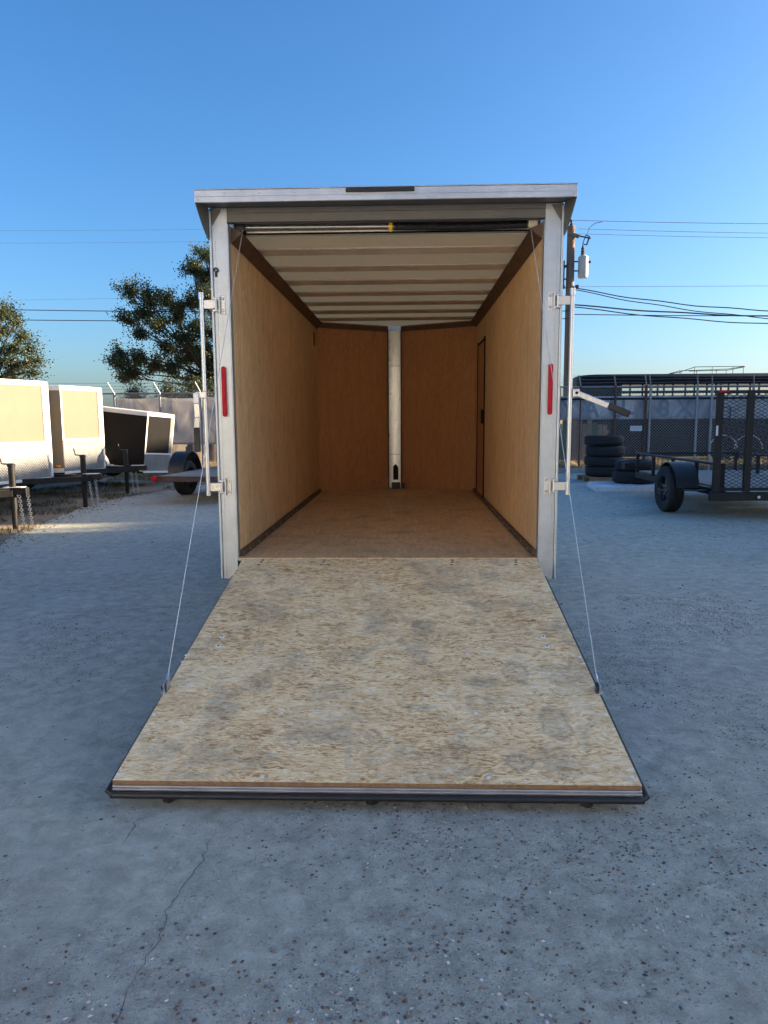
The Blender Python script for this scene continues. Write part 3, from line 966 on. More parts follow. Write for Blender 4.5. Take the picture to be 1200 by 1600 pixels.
for s in (-1, 1):
    MB().box(*sorted((s * 0.925, s * 0.985)), sp_y - 0.035, sp_y + 0.035, sp_z - 0.028, sp_z + 0.026).build("shaft_bracket", M['blackp'] if s < 0 else M['bow'], sh, bevel=0.006)
    MB().lathe([(0.03, 0), (0.018, 0.006), (0.018, 0.02), (0.03, 0.026)], 14, Matrix.Translation((s * 0.93 - 0.013, sp_y, sp_z)) @ Matrix.Rotation(R(90), 4, 'Y')).build("cable_drum", M['zinc'], sh, smooth=True)

# the ramp door
RA = math.atan2(0.422, 2.25)
RL = math.hypot(0.422, 2.25)
RM = Matrix.Translation((0.012, 0.004, FZ - 0.001)) @ Matrix.Rotation(math.pi, 4, 'Z') @ Matrix.Rotation(-RA, 4, 'X')
# local ramp frame: x towards the left of the picture, y down the slope, z off the board
rd = MB().box(-0.992, 0.992, 0.006, RL, -0.018, 0.0).build("ramp_door", M['osb'], T, M=RM, bevel=0.0015)
MB().box(-0.985, 0.985, 0.02, RL - 0.01, -0.045, -0.0185).build("ramp_frame", M['alu_x'], rd)
MB().box(-0.9915, 0.9915, RL + 0.0002, RL + 0.002, -0.0178, -0.0008).build("edge_band", M['edge'], rd)
MB().box(-0.993, 0.993, RL - 0.010, RL + 0.008, -0.041, -0.0195).build("end_trim", M['alu_x'], rd, bevel=0.003)
MB().box(-0.993, 0.993, RL + 0.0085, RL + 0.013, -0.041, -0.030).build("trim_lip", M['alu_x'], rd, bevel=0.002)
se = MB()
se.tube([(-1.006, 0.25, -0.036), (-1.006, RL - 0.02, -0.036), (-1.010, RL + 0.012, -0.041), (-0.985, RL + 0.026, -0.046), (0.0, RL + 0.026, -0.047), (0.985, RL + 0.026, -0.046), (1.010, RL + 0.012, -0.041), (1.006, RL - 0.02, -0.036), (1.006, 0.25, -0.036)], 0.0115, 10)
se.build("rubber_seal", M['seal'], rd, smooth=True)
MB().box(-1.0, 1.0, RL - 0.005, RL + 0.032, -0.0605, -0.0455).build("seal_flap", M['seal'], rd, bevel=0.006)
for xf in (-0.80, 0.01, 0.79):
    MB().lathe([(0.026, 0), (0.026, 0.025), (0.02, 0.034)], 14, Matrix.Translation((xf, RL - 0.02, -0.098))).build("bumper_foot", M['rubber'], rd, smooth=True)


def ramp_pt(X, Y):
    """photo-side world x, y -> ramp local x, y"""
    return (-(X - CX - 0.012), math.hypot(1, 0.422 / 2.25) * (OY - Y))


for X, Y in ((-0.983, 3.659), (-0.977, 3.557), (0.71, 3.673), (0.711, 3.571)):
    x, y = ramp_pt(X, Y)
    w = MB().lathe([(0.0145, 0.0), (0.0145, 0.0015), (0.012, 0.003)], 14, Matrix.Translation((x, y, 0.0003))).build("washer", M['washer'], rd)
    MB().lathe([(0.0055, 0.003), (0.0055, 0.0042)], 8, Matrix.Translation((x, y, 0.0003))).build("bolt", M['hole'], w)
for X, Y in ((-1.118, 3.464), (-1.117, 3.40), (-1.105, 2.952), (-1.105, 2.56), (-0.553, 2.556), (0.298, 3.49), (0.851, 3.464), (0.85, 2.977), (0.304, 2.565), (0.842, 2.576), (0.295, 2.98), (0.857, 3.40), (-0.55, 3.48), (-0.55, 2.97)):
    x, y = ramp_pt(X, Y)
    MB().lathe([(0.0085, 0.0), (0.0085, 0.0012), (0.004, 0.002)], 10, Matrix.Translation((x, y, 0.0003))).build("screw", M['washer'], rd)
for X in (-0.977, -0.561, 0.30, 0.722):
    for k, (dx, dy) in enumerate(((0.0, 4.735), (-0.004, 4.70), (-0.012, 4.655))):
        x, y = ramp_pt(X + dx, dy)
        MB().lathe([(0.011, 0.0), (0.009, 0.0012)], 8, Matrix.Translation((x, y, 0.0003))).build("screw", M['cove'], rd)
for s, (X, Y) in ((-1, (-1.118, 3.149)), (1, (0.866, 3.165))):
    x, y = ramp_pt(X, Y)
    b = MB().box(x - 0.004, x + 0.004, y - 0.035, y + 0.03, 0.0, 0.042).build("cable_bracket", M['zinc'], rd, bevel=0.002)
    MB().box(x - 0.016, x + 0.016, y - 0.035, y + 0.035, 0.0004, 0.004).build("bracket_base", M['zinc'], b, bevel=0.001)
    MB().box(x - 0.013, x - 0.009, y - 0.03, y + 0.012, 0.004, 0.04).build("bracket_cheek", M['zinc'], b, bevel=0.001)
    MB().box(x + 0.0045, x + 0.012, y - 0.022, y + 0.026, 0.01, 0.034).build("cable_pulley", M['rubber'], b, bevel=0.004)
    MB().tube([(x, y - 0.03, 0.035), (x, y - 0.055, 0.052)], 0.006, 8).build("cable_ferrule", M['zinc'], b, smooth=True)
# lift cables
Rw = RM
for s, (X, Y) in ((-1, (-1.118, 3.149)), (1, (0.866, 3.165))):
    x, y = ramp_pt(X, Y)
    p0 = RM @ Vector((x, y - 0.05, 0.05))
    p1 = Vector((s * 0.935, sp_y - 0.02, sp_z + 0.0))
    MB().tube([p0.lerp(p1, k / 6) for k in range(7)], 0.0019, 6).build("lift_cable", M['cable'], T, smooth=True)

# outside of the body, running gear
for s in (-1, 1):
    xa, xb = sorted((s * (WI + 0.04), s * (WO - 0.012)))
    MB().box(xa, xb, 0.065, L, 0.42, 2.80).build("side_skin", M['skin'], T)
    xa, xb = sorted((s * (WO - 0.011), s * (WO)))
    MB().box(xa, xb, 0.065, L, 0.40, 0.52).build("bottom_trim", M['alu_x'], T)
    MB().box(xa, xb, 0.065, L, 2.72, 2.80).build("top_trim", M['alu_x'], T)
    n = MB()
    n.add([(s * WO, L, 0.42), (s * 0.1, NA + 0.12, 0.42), (s * 0.1, NA + 0.12, 2.80), (s * WO, L, 2.80),
           (s * (WO - .03), L, 0.42), (s * 0.1, NA + .09, 0.42), (s * 0.1, NA + .09, 2.80), (s * (WO - .03), L, 2.80)],
          [(0, 1, 2, 3), (7, 6, 5, 4), (0, 4, 5, 1), (3, 2, 6, 7), (0, 3, 7, 4), (1, 5, 6, 2)])
    n.build("nose_skin", M['skin'], T)
    MB().box(*sorted((s * 0.95, s * 1.0)), 0.06, L, 0.36, FZ - 0.021).build("frame_rail", M['blacksat'], T)
    for yw in (1.75, 2.65):
        W_ = Matrix.Translation((s * 1.22, yw, 0.345)) @ Matrix.Rotation(R(90), 4, 'Y')
        MB().lathe([(0.2, -0.09), (0.33, -0.10), (0.345, -0.06), (0.345, 0.06), (0.33, 0.10), (0.2, 0.09)], 28, W_).build("wheel", M['tyre'], T, smooth=True)
    MB().box(*sorted((s * (WO + 0.001), s * 1.34)), 1.28, 3.12, 0.70, 0.715).build("fender", M['alu_x'], T, bevel=0.005)
MB().box(-0.1, 0.1, NA + 0.085, NA + 0.125, 0.42, 2.80).build("nose_post", M['alu_z'], T)
MB().prism([(-WO, -0.10), (WO, -0.10), (WO, L), (0.1, NA + 0.12), (-0.1, NA + 0.12), (-WO, L)], 0.02, Matrix.Translation((0, 0, 2.819))).build("roof_skin", M['roof_skin'], T)
for s in (-1, 1):
    MB().bar((s * 0.9, L - 0.3, 0.44), (s * 0.05, NA + 1.0, 0.44), 0.05, 0.12).build("tongue_beam", M['blacksat'], T)
MB().box(-0.96, 0.96, 0.07, 0.13, 0.38, FZ - 0.021).build("rear_beam", M['blacksat'], T)


# ------------------------------------------------------------------ parked enclosed trailers on the left
def chain_mesh(p0, p1, n=16, sag=0.0):
    mb = MB()
    p0, p1 = Vector(p0), Vector(p1)
    for k in range(n):
        c = p0.lerp(p1, (k + 0.5) / n)
        ln = (p1 - p0).length / n * 0.82
        rot = (k % 2) * math.pi / 2 + 0.4
        ring = []
        for j in range(8):
            a = 2 * math.pi * j / 8
            q = Vector((math.cos(a) * 0.019, 0, math.sin(a) * ln * 0.75))
            q = Matrix.Rotation(rot, 3, 'Z') @ q
            ring.append(c + q)
        for j in range(8):
            mb.bar(ring[j], ring[(j + 1) % 8], 0.008, 0.008)
    return mb


def face_matrix(a, b, z0):
    """frame whose x runs from a to b (plan points) and whose -y is the outside"""
    d_ = (Vector((b[0], b[1], 0)) - Vector((a[0], a[1], 0))).normalized()
    zz = Vector((0, 0, 1))
    yy = zz.cross(d_)
    m = Matrix((d_, yy, zz)).transposed().to_4x4()
    return Matrix.Translation((a[0], a[1], z0)) @ m


def v_trailer(label, loc, yaw, hw, length, zb, ztop, vd, skin, jack_dx=0.50, group=None, pitch=0.0, tongue=True, guard_h=0.56, skinname="side_wall", trimmat='whitetrim', front_guard_side=True):
    # local frame: nose apex at x = 0, heading +x, z up from the ground
    t = thing("parked_trailer", label, "trailer", loc, (0, pitch, yaw), group)
    rearx = -length
    cx = -vd
    for s in (-1, 1):
        MB().box(rearx, cx, *sorted((s * hw, s * (hw - 0.03))), zb, ztop - 0.0).build("side_wall", skin, t)
        MB().box(rearx, cx, *sorted((s * (hw + 0.001), s * (hw + 0.008))), ztop - 0.07, ztop + 0.006).build("roof_trim", M[trimmat], t, bevel=0.002)
        MB().box(rearx, cx, *sorted((s * (hw + 0.001), s * (hw + 0.008))), zb - 0.02, zb + 0.06).build("bottom_trim", M[trimmat], t, bevel=0.002)
        # nose half
        a = (cx, s * hw) if s < 0 else (-0.0, 0.045)
        b = (0.0, -0.045) if s < 0 else (cx, hw)
        fm = face_matrix(a, b, 0)
        wdt = math.hypot(b[0] - a[0], b[1] - a[1])
        o = MB().box(0, wdt, 0.0, 0.03, zb, ztop).build("nose_panel", skin, t, M=fm)
        MB().box(0.01, wdt - 0.002, -0.006, -0.001, zb + 0.0, zb + guard_h).build("stone_guard", M['diamond'], o)
        MB().box(0.0, wdt, -0.010, -0.001, ztop - 0.06, ztop + 0.004).build("nose_trim", M[trimmat], o, bevel=0.002)
        MB().box(0.0, wdt, -0.009, -0.001, zb + guard_h + 0.001, zb + guard_h + 0.035).build("guard_trim", M[trimmat], o, bevel=0.002)
        xs = (wdt - 0.09, wdt - 0.003) if s < 0 else (0.003, 0.09)
        MB().box(xs[0], xs[1], -0.008, -0.001, zb + guard_h + 0.036, ztop - 0.061).build("corner_strip", M['diamond'], o)
        MB().box(0.0 if s < 0 else wdt - 0.04, 0.04 if s < 0 else wdt, -0.0085, -0.001, zb + guard_h + 0.036, ztop - 0.061).build("corner_strip", M[trimmat], o, bevel=0.002)
        MB().box(0.0, wdt, -0.012, 0.0, zb - 0.05, zb - 0.001).build("nose_sill", M[trimmat], o, bevel=0.003)
        ml = MB().box(cx - 0.14, cx - 0.06, *sorted((s * (hw + 0.0085), s * (hw + 0.028))), zb + 0.075, zb + 0.115).build("marker_light", M['orange'], t, bevel=0.008)
    MB().box(-0.012, 0.012, -0.046, 0.046, zb, ztop).build("nose_cap", M[trimmat], t, bevel=0.004)
    MB().box(rearx - 0.03, rearx, -hw, hw, zb, ztop).build("rear_wall", skin, t)
    MB().prism([(rearx, -hw), (cx, -hw), (0.0, -0.045), (0.0, 0.045), (cx, hw), (rearx, hw)], 0.015, Matrix.Translation((0, 0, ztop + 0.0065))).build("roof", M['skin'], t)
    MB().prism([(rearx, -hw + .05), (cx, -hw + .05), (-.06, 0.0), (cx, hw - .05), (rearx, hw - .05)], 0.05, Matrix.Translation((0, 0, zb - 0.07))).build("floor_frame", M['blacksat'], t)
    for s in (-1, 1):
        for_w = Matrix.Translation((rearx * 0.58, s * (hw + 0.11), 0.33)) @ Matrix.Rotation(R(90), 4, 'X')
        w = MB().lathe([(0.19, -0.09), (0.315, -0.10), (0.33, -0.06), (0.33, 0.06), (0.315, 0.10), (0.19, 0.09)], 28, for_w).build("wheel", M['tyre'], t, smooth=True)
        MB().lathe([(0.05, -0.06), (0.185, -0.07), (0.185, 0.07), (0.05, 0.06)], 20, for_w).build("rim", M['whitetrim'], w, smooth=True)
        fd = MB()
        arc = [(0.40 * math.cos(math.pi * k / 12), 0.40 * math.sin(math.pi * k / 12)) for k in range(13)]
        for k in range(12):
            a, b = arc[k], arc[k + 1]
            fd.bar((rearx * .58 + a[0], s * (hw + 0.11), 0.33 + a[1]), (rearx * .58 + b[0], s * (hw + 0.11), 0.33 + b[1]), 0.2, 0.008, (0, 1, 0) if False else (0, 0, 1))
        fd.build("fender", M['whitetrim'], t)
    if tongue:
        tx = 0.82
        tz = zb - 0.04
        for s in (-1, 1):
            MB().bar((-vd * 0.8, s * hw * 0.62, tz), (tx - 0.18, s * 0.05, tz), 0.05, 0.09).build("tongue_beam", M['blacksat'], t, bevel=0.004)
        MB().box(tx - 0.22, tx, -0.055, 0.055, tz - 0.02, tz + 0.075).build("coupler", M['blacksat'], t, bevel=0.012)
        MB().box(tx - 0.30, tx - 0.05, -0.075, 0.075, tz + 0.0755, tz + 0.084).build("coupler_plate", M['whitetrim'], t, bevel=0.003)
        jx = jack_dx
        j = MB().tube([(jx, 0, tz - 0.22), (jx, 0, tz + 0.36)], 0.044, 14).build("jack", M['blacksat'], t, smooth=True)
        MB().tube([(jx, 0, 0.012), (jx, 0, tz - 0.2)], 0.036, 14).build("jack_leg", M['blacksat'], j, smooth=True)
        MB().lathe([(0.085, 0), (0.08, 0.008), (0.03, 0.014)], 16, Matrix.Translation((jx, 0, 0.001))).build("jack_foot", M['zinc'], j)
        MB().lathe([(0.052, 0), (0.052, 0.03), (0.038, 0.045)], 14, Matrix.Translation((jx, 0, tz + 0.355))).build("jack_cap", M['blacksat'], j, smooth=True)
        MB().tube([(jx, 0, tz + 0.385), (jx - 0.10, -0.05, tz + 0.40), (jx - 0.12, -0.06, tz + 0.51)], 0.011, 8).build("jack_crank", M['blacksat'], j, smooth=True)
        for q, (dx, dy, ex) in enumerate(((0.10, -0.05, 0.14), (0.17, 0.05, 0.20))):
            c = chain_mesh((jx + dx, dy, tz - 0.03), (jx + ex, dy + 0.01, 0.02), 15)
            c.build("safety_chain", M['zinc'], t, kind="stuff")
    return t


v_trailer("cream white trailer nearest the left edge, tall front lit by low sun, diamond plate below", (-5.97, 11.86, 0), R(6), 1.03, 3.6, 0.54, 2.09, 0.46, M['cream'], 0.52, "white trailers parked nose out on the left")
v_trailer("smaller looking white trailer between the tall cream one and the black one", (-6.03, 14.12, 0), R(6), 1.03, 3.6, 0.54, 2.09, 0.41, M['cream'], 0.42, "white trailers parked nose out on the left")
v_trailer("mostly cropped trailer at the left edge, only its jack, tongue and diamond plate corner showing", (-5.93, 9.42, 0), R(4), 1.03, 3.6, 0.54, 2.05, 0.46, M['cream'], 0.62, "white trailers parked nose out on the left", guard_h=0.66)
v_trailer("low black trailer tilted nose down beside the white trailers, before the tarped fence", (-5.52, 16.35, -0.03), R(8), 0.80, 2.6, 0.36, 1.62, 0.42, M['blackskin'], pitch=R(7), tongue=False, guard_h=0.36)


# ------------------------------------------------------------------ wheels used by the open trailers
def wheel(parent, loc, r, w, axis_rot, name="wheel", spokes=True):
    Mx = Matrix.Translation(loc) @ axis_rot
    t = MB()
    t.lathe([(r * .62, -w * .46), (r * .78, -w * .5), (r * .93, -w * .49), (r * .985, -w * .40), (r, -w * .34), (r, -w * .2), (r * .975, -w * .19), (r * .975, -w * .13), (r, -w * .12), (r, -w * .03), (r * .975, -w * .02), (r * .975, w * .02), (r, w * .03), (r, w * .12), (r * .975, w * .13), (r * .975, w * .19), (r, w * .2), (r, w * .34), (r * .985, w * .40), (r * .93, w * .49), (r * .78, w * .5), (r * .62, w * .46)], 40, Mx, True)
    o = t.build(name, M['tyre'], parent, smooth=True)
    rm = MB()
    rm.lathe([(r * .62, w * .44), (r * .60, w * .46), (r * .57, w * .40), (r * .55, w * .1), (r * .55, -w * .1), (r * .57, -w * .4), (r * .62, -w * .44)], 32, Mx, True)
    rim = rm.build("rim", M['rim'], o, smooth=True)
    dm = MB()
    dm.lathe([(r * .10, w * .30), (r * .22, w * .28), (r * .30, w * .20)], 24, Mx)
    for k in range(5):
        a = 2 * math.pi * k / 5
        dm.bar(Mx @ Vector((r * .2 * math.cos(a), r * .2 * math.sin(a), w * .22)), Mx @ Vector((r * .57 * math.cos(a), r * .57 * math.sin(a), w * .18)), r * .2, 0.015, Mx.to_3x3() @ Vector((0, 0, 1)))
    dm.build("wheel_disc", M['rim'], o)
    for k in range(5):
        a = 2 * math.pi * (k + .5) / 5
        MB().lathe([(0.011, 0), (0.011, 0.02), (0.005, 0.025)], 6, Mx @ Matrix.Translation((r * .2 * math.cos(a), r * .2 * math.sin(a), w * .27))).build("lug_nut", M['zinc'], o)
    return o


def fender(parent, c, r, w, y_axis=True, mat='blackp', a0=8, a1=172):
    """rolled fender over a wheel whose axle runs along x"""
    f = MB()
    N = 14
    pts_ = []
    for k in range(N + 1):
        a = R(a0 + (a1 - a0) * k / N)
        pts_.append((r * math.cos(a), r * math.sin(a) if True else 0))
    v = []
    for (py, pz) in pts_:
        v += [(c[0] - w / 2, c[1] + py, c[2] + pz), (c[0] + w / 2, c[1] + py, c[2] + pz)]
    for (py, pz) in pts_:
        v += [(c[0] - w / 2, c[1] + py * .97, c[2] + pz * .97), (c[0] + w / 2, c[1] + py * .97, c[2] + pz * .97)]
    o = 2 * (N + 1)
    fs = []
    for k in range(N):
        a = 2 * k
        fs += [(a, a + 1, a + 3, a + 2), (o + a, o + a + 2, o + a + 3, o + a + 1), (a, a + 2, o + a + 2, o + a), (a + 1, o + a + 1, o + a + 3, a + 3)]
    fs += [(0, o, o + 1, 1), (2 * N, 2 * N + 1, o + 2 * N + 1, o + 2 * N)]
    f.add(v, fs)
    return f.build("fender", M[mat], parent, smooth=True)


def diamond_net(mb, x0, x1, z0, z1, dw, dh, t, y=0.0):
    """crossing wires clipped to a rectangle in the xz plane"""
    W, H = x1 - x0, z1 - z0
    k = dh / dw
    for sgn in (1, -1):
        n = int((W + H / k) / dw) + 2
        for i in range(n):
            xs = (i * dw) - (H / k if sgn > 0 else 0)
            # line: x = xs + s*(1/k) * zz
            a = [xs, 0.0]
            b = [xs + H / k, H] if sgn > 0 else [xs - H / k, H]
            if sgn < 0:
                a = [xs, 0.0]
            pa, pb = Vector(a), Vector(b)
            # clip in x
            if pa.x > pb.x:
                pa, pb = pb, pa
            if pb.x <= 0 or pa.x >= W:
                continue
            if pa.x < 0:
                pa = pa.lerp(pb, (0 - pa.x) / (pb.x - pa.x))
            if pb.x > W:
                pb = pa.lerp(pb, (W - pa.x) / (pb.x - pa.x))
            if (pb - pa).length < 1e-3:
                continue
            yy = y + sgn * t * 0.35
            mb.bar((x0 + pa.x, yy, z0 + pa.y), (x0 + pb.x, yy, z0 + pb.y), t, t, (0, 1, 0))
    return mb


# ------------------------------------------------------------------ black utility trailer with mesh gate (right)
U = thing("utility_trailer", "black open utility trailer with tall mesh rear gate at the right edge", "trailer", (5.45, 10.35, 0), (0, 0, R(1.2)))
UL, UW = 3.7, 0.97
rx90 = Matrix.Rotation(R(90), 4, 'Y')
for s in (-1, 1):
    MB().box(*sorted((s * UW, s * (UW - 0.05))), 0.0, UL, 0.32, 0.42).build("frame_rail", M['blacksat'], U, bevel=0.004)
    MB().box(*sorted((s * (UW + 0.012), s * (UW - 0.062))), 0.06, UL, 0.765, 0.80).build("top_rail", M['blacksat'], U, bevel=0.004)
    for yy in (0.06, 0.95, 1.9, 2.8, UL - 0.05):
        MB().box(*sorted((s * (UW - 0.004), s * (UW - 0.054))), yy, yy + 0.05, 0.4205, 0.7645).build("rail_post", M['blacksat'], U, bevel=0.003)
    rot = rx90 if s > 0 else Matrix.Rotation(R(-90), 4, 'Y')
    w = wheel(U, (s * 1.36 if s < 0 else s * 1.3, 0.95, 0.355), 0.355, 0.22, rot)
    fender(U, (s * 1.24, 0.95, 0.355), 0.425, 0.34)
    MB().box(*sorted((s * (UW + 0.002), s * 1.40)), 0.44, 0.53, 0.37, 0.385).build("fender_step", M['blackp'], U, bevel=0.003)
for k in range(9):
    x0 = -UW + 0.056 + k * 0.2055
    MB().box(x0, x0 + 0.20, 0.08, UL - 0.06, 0.425, 0.455).build("deck_board", M['deck'], U, bevel=0.003)
MB().box(-UW + 0.06, UW - 0.06, UL - 0.055, UL - 0.005, 0.765, 0.80).build("front_rail", M['blacksat'], U, bevel=0.003)
bb = MB().box(-UW - 0.20, UW + 0.15, -0.10, -0.002, 0.285, 0.405).build("rear_bumper", M['blacksat'], U, bevel=0.006)
for xb in (-0.50, -0.06, 0.38):
    MB().lathe([(0.022, 0), (0.02, 0.01), (0.01, 0.016)], 12, Matrix.Translation((xb, -0.1005, 0.335)) @ Matrix.Rotation(R(90), 4, 'X')).build("marker_light", M['sign_white'], bb, smooth=True)
gt = MB()
for xg in (-1.13, -0.70, -0.26, 0.13, 0.52, 0.91):
    gt = MB().box(xg, xg + 0.095, -0.055, -0.005, 0.41, 1.83)
    gt.build("gate_bar", M['blacksat'], U, bevel=0.003)
for zg in (0.42, 1.785):
    for xg in (-1.034, -0.604, -0.164, 0.226, 0.616):
        MB().box(xg, xg + (0.333 if xg < -0.9 else 0.343 if xg < -0.5 else 0.283), -0.05, -0.01, zg, zg + 0.045).build("gate_crossbar", M['blacksat'], U, bevel=0.003)
mesh = MB()
diamond_net(mesh, -1.03, 0.93, 0.466, 1.784, 0.10, 0.052, 0.0065, -0.03)
mesh.build("gate_mesh", M['blacksat'], U, kind="stuff")
MB().tube([(-1.04, -0.06, 1.60), (-0.96, -0.085, 1.60), (-0.96, -0.085, 1.44), (-1.04, -0.06, 1.44)], 0.008, 8).build("gate_handle", M['blacksat'], U, smooth=True)
MB().box(-1.13, -1.10, -0.062, -0.0555, 1.20, 1.34).build("reflector", M['sign_white'], U, bevel=0.002)
MB().box(-1.12, -0.98, -0.07, -0.0555, 1.80, 1.83).build("gate_light", M['red'], U, bevel=0.003)
MB().box(-1.30, -1.18, UL - 0.4, UL - 0.2, 0.50, 0.62).build("tool_tray", M['blacksat'], U, bevel=0.004)
MB().bar((-UW, UL - 0.3, 0.54), (-1.24, UL - 0.3, 0.54), 0.04, 0.04).build("tray_arm", M['blacksat'], U)
for s in (-1, 1):
    MB().bar((s * 0.9, UL, 0.37), (s * 0.05, UL + 1.1, 0.37), 0.05, 0.08).build("tongue_beam", M['blacksat'], U)
MB().tube([(-1.36, 0.95, 0.355), (1.30, 0.95, 0.355)], 0.03, 10).build("axle", M['blacksat'], U)

# ------------------------------------------------------------------ flat deck trailer on the left
Fm = thing("flat_trailer", "flat deck trailer with black fender and mesh gate, behind the cargo trailer's left side", "trailer", (-4.42, 12.45, 0), (0, 0, R(-7)))
for k in range(9):
    MB().box(0.02 + k * 0.2, 0.215 + k * 0.2, 0.03, 3.9, 0.455, 0.49).build("deck_board", M['deck'], Fm, bevel=0.003)
MB().box(0.0, 1.84, -0.03, 0.028, 0.40, 0.492).build("rear_beam", M['rust'], Fm, bevel=0.004)
MB().box(-0.03, 0.018, -0.03, 3.9, 0.40, 0.492).build("side_beam", M['blacksat'], Fm, bevel=0.004)
MB().box(1.842, 1.89, -0.03, 3.9, 0.40, 0.492).build("side_beam", M['blacksat'], Fm, bevel=0.004)
MB().box(-0.06, 0.04, -0.055, -0.031, 0.41, 0.50).build("tail_light", M['red'], Fm, bevel=0.01)
MB().box(1.30, 1.42, -0.045, -0.031, 0.42, 0.46).build("tail_light", M['red'], Fm, bevel=0.006)
wheel(Fm, (-0.19, 1.65, 0.34), 0.34, 0.24, Matrix.Rotation(R(-90), 4, 'Y'))
wheel(Fm, (2.05, 1.65, 0.34), 0.34, 0.24, rx90)
fender(Fm, (-0.19, 1.65, 0.40), 0.46, 0.31)
fender(Fm, (2.05, 1.65, 0.40), 0.46, 0.31)
MB().tube([(-0.19, 1.65, 0.34), (2.05, 1.65, 0.34)], 0.04, 10).build("axle", M['blacksat'], Fm)
gm = MB()
diamond_net(gm, 0.25, 1.7, 0.52, 1.72, 0.09, 0.11, 0.010, 2.35)
gm.build("gate_mesh", M['blacksat'], Fm, kind="stuff")
for xg in (0.20, 1.70):
    MB().box(xg, xg + 0.05, 2.32, 2.37, 0.4905, 1.76).build("gate_post", M['blacksat'], Fm)
MB().box(0.251, 1.699, 2.33, 2.36, 1.721, 1.76).build("gate_rail", M['blacksat'], Fm)
for s in (0.2, 1.66):
    MB().bar((s, 3.9, 0.43), (0.93, 5.0, 0.43), 0.06, 0.08).build("tongue_beam", M['blacksat'], Fm)

# ------------------------------------------------------------------ tyres on pallet and wrapped bundle
def tyre_obj(loc, r, w, tilt=(0, 0), label="", seed=0):
    prof = [(r * .56, -w * .36), (r * .60, -w * .47), (r * .75, -w * .5), (r * .90, -w * .47), (r * .965, -w * .38), (r, -w * .30), (r, -w * .17), (r * .972, -w * .16), (r * .972, -w * .11), (r, -w * .10), (r, w * .10), (r * .972, w * .11), (r * .972, w * .16), (r, w * .17), (r, w * .30), (r * .965, w * .38), (r * .90, w * .47), (r * .75, w * .5), (r * .60, w * .47), (r * .56, w * .36)]
    N = 60
    mb = MB()
    v = []
    for i, (q, z) in enumerate(prof):
        for k in range(N):
            a = 2 * math.pi * k / N
            qq = q
            if q > r * .95 and k % 2 == 0 and abs(z) > w * .2:
                qq = q * 0.968
            v.append((qq * math.cos(a), qq * math.sin(a), z))
    m = len(prof)
    f = []
    for i in range(m):
        j = (i + 1) % m
        for k in range(N):
            f.append((i * N + k, i * N + (k + 1) % N, j * N + (k + 1) % N, j * N + k))
    mb.add(v, f)
    o = mb.build("tyre", M['tyre'], None, smooth=True)
    o.location = loc
    o.rotation_euler = (tilt[0], tilt[1], seed * 1.3)
    return tag(o, label, "tyre", "loose tyres stacked by the fence")


TX, TY = 4.60, 17.0
pal = thing("wooden_pallet", "small reddish wooden pallet under the tall stack of four tyres", "pallet", (TX, TY, 0), (0, 0, R(6)))
for k in range(5):
    MB().box(-0.48, 0.48, -0.46 + k * 0.195, -0.33 + k * 0.195, 0.095, 0.115).build("slat", M['wood'], pal, bevel=0.003)
for yy in (-0.45, -0.03, 0.36):
    MB().box(-0.48, 0.48, yy, yy + 0.09, 0.0, 0.094).build("runner", M['wood'], pal, bevel=0.003)
names = ["bottom tyre of the tall four tyre stack, resting on the wooden pallet", "second tyre from the bottom of the tall four tyre stack", "third tyre from the bottom of the tall four tyre stack", "top tyre of the tall four tyre stack by the chain link fence"]
zc = 0.116
for k in range(4):
    w = 0.235
    tyre_obj((TX + (0.03, 0.0, 0.02, -0.015)[k], TY + (0, .01, -.01, 0)[k], zc + w / 2), 0.445, w, (R((0, .5, -.8, 1.0)[k]), R((0, -.6, .6, -1)[k])), names[k], k)
    zc += w + 0.003
BX, BY = 4.58, 15.0
bun = MB()
nx, ny = 26, 16
top, bot = [], []
for j in range(ny + 1):
    for i in range(nx + 1):
        x, y = -0.75 + 1.5 * i / nx, -0.55 + 1.1 * j / ny
        ed = min(i, nx - i, j, ny - j)
        z = 0.125 if ed > 1 else (0.115 if ed == 1 else 0.085)
        z += 0.014 * mnoise.noise(Vector((x * 7, y * 7, 4.1))) + 0.01 * mnoise.noise(Vector((x * 17, y * 17, 1.1)))
        top.append((x + 0.012 * mnoise.noise(Vector((y * 9, 0, 3))), y, z))
nt_ = nx + 1
fs = [(j * nt_ + i, j * nt_ + i + 1, (j + 1) * nt_ + i + 1, (j + 1) * nt_ + i) for j in range(ny) for i in range(nx)]
rim_ = [i for i in range(nx + 1)] + [(j * nt_ + nx) for j in range(1, ny + 1)] + [ny * nt_ + i for i in range(nx - 1, -1, -1)] + [j * nt_ for j in range(ny - 1, 0, -1)]
base = len(top)
low = [(top[i][0] * 1.01, top[i][1] * 1.01, 0.0) for i in rim_]
fs += [(rim_[i], base + i, base + (i + 1) % len(rim_), rim_[(i + 1) % len(rim_)]) for i in range(len(rim_))]
bun.add(top + low, fs)
bo = bun.build("wrapped_bundle", M['plastic'], None, smooth=True)
bo.location = (BX, BY, 0.0)
bo.rotation_euler = (0, 0, R(-4))
tag(bo, "flat bundle wrapped in wrinkled white plastic under the two tyre stack", "bundle")
tyre_obj((BX + 0.12, BY + 0.02, 0.131 + 0.12), 0.44, 0.24, (0, R(0.6)), "lower tyre of the short two tyre stack on white plastic", 5)
tyre_obj((BX + 0.14, BY + 0.05, 0.131 + 0.355), 0.40, 0.22, (R(-1), 0), "upper tyre of the short two tyre stack on white plastic", 6)

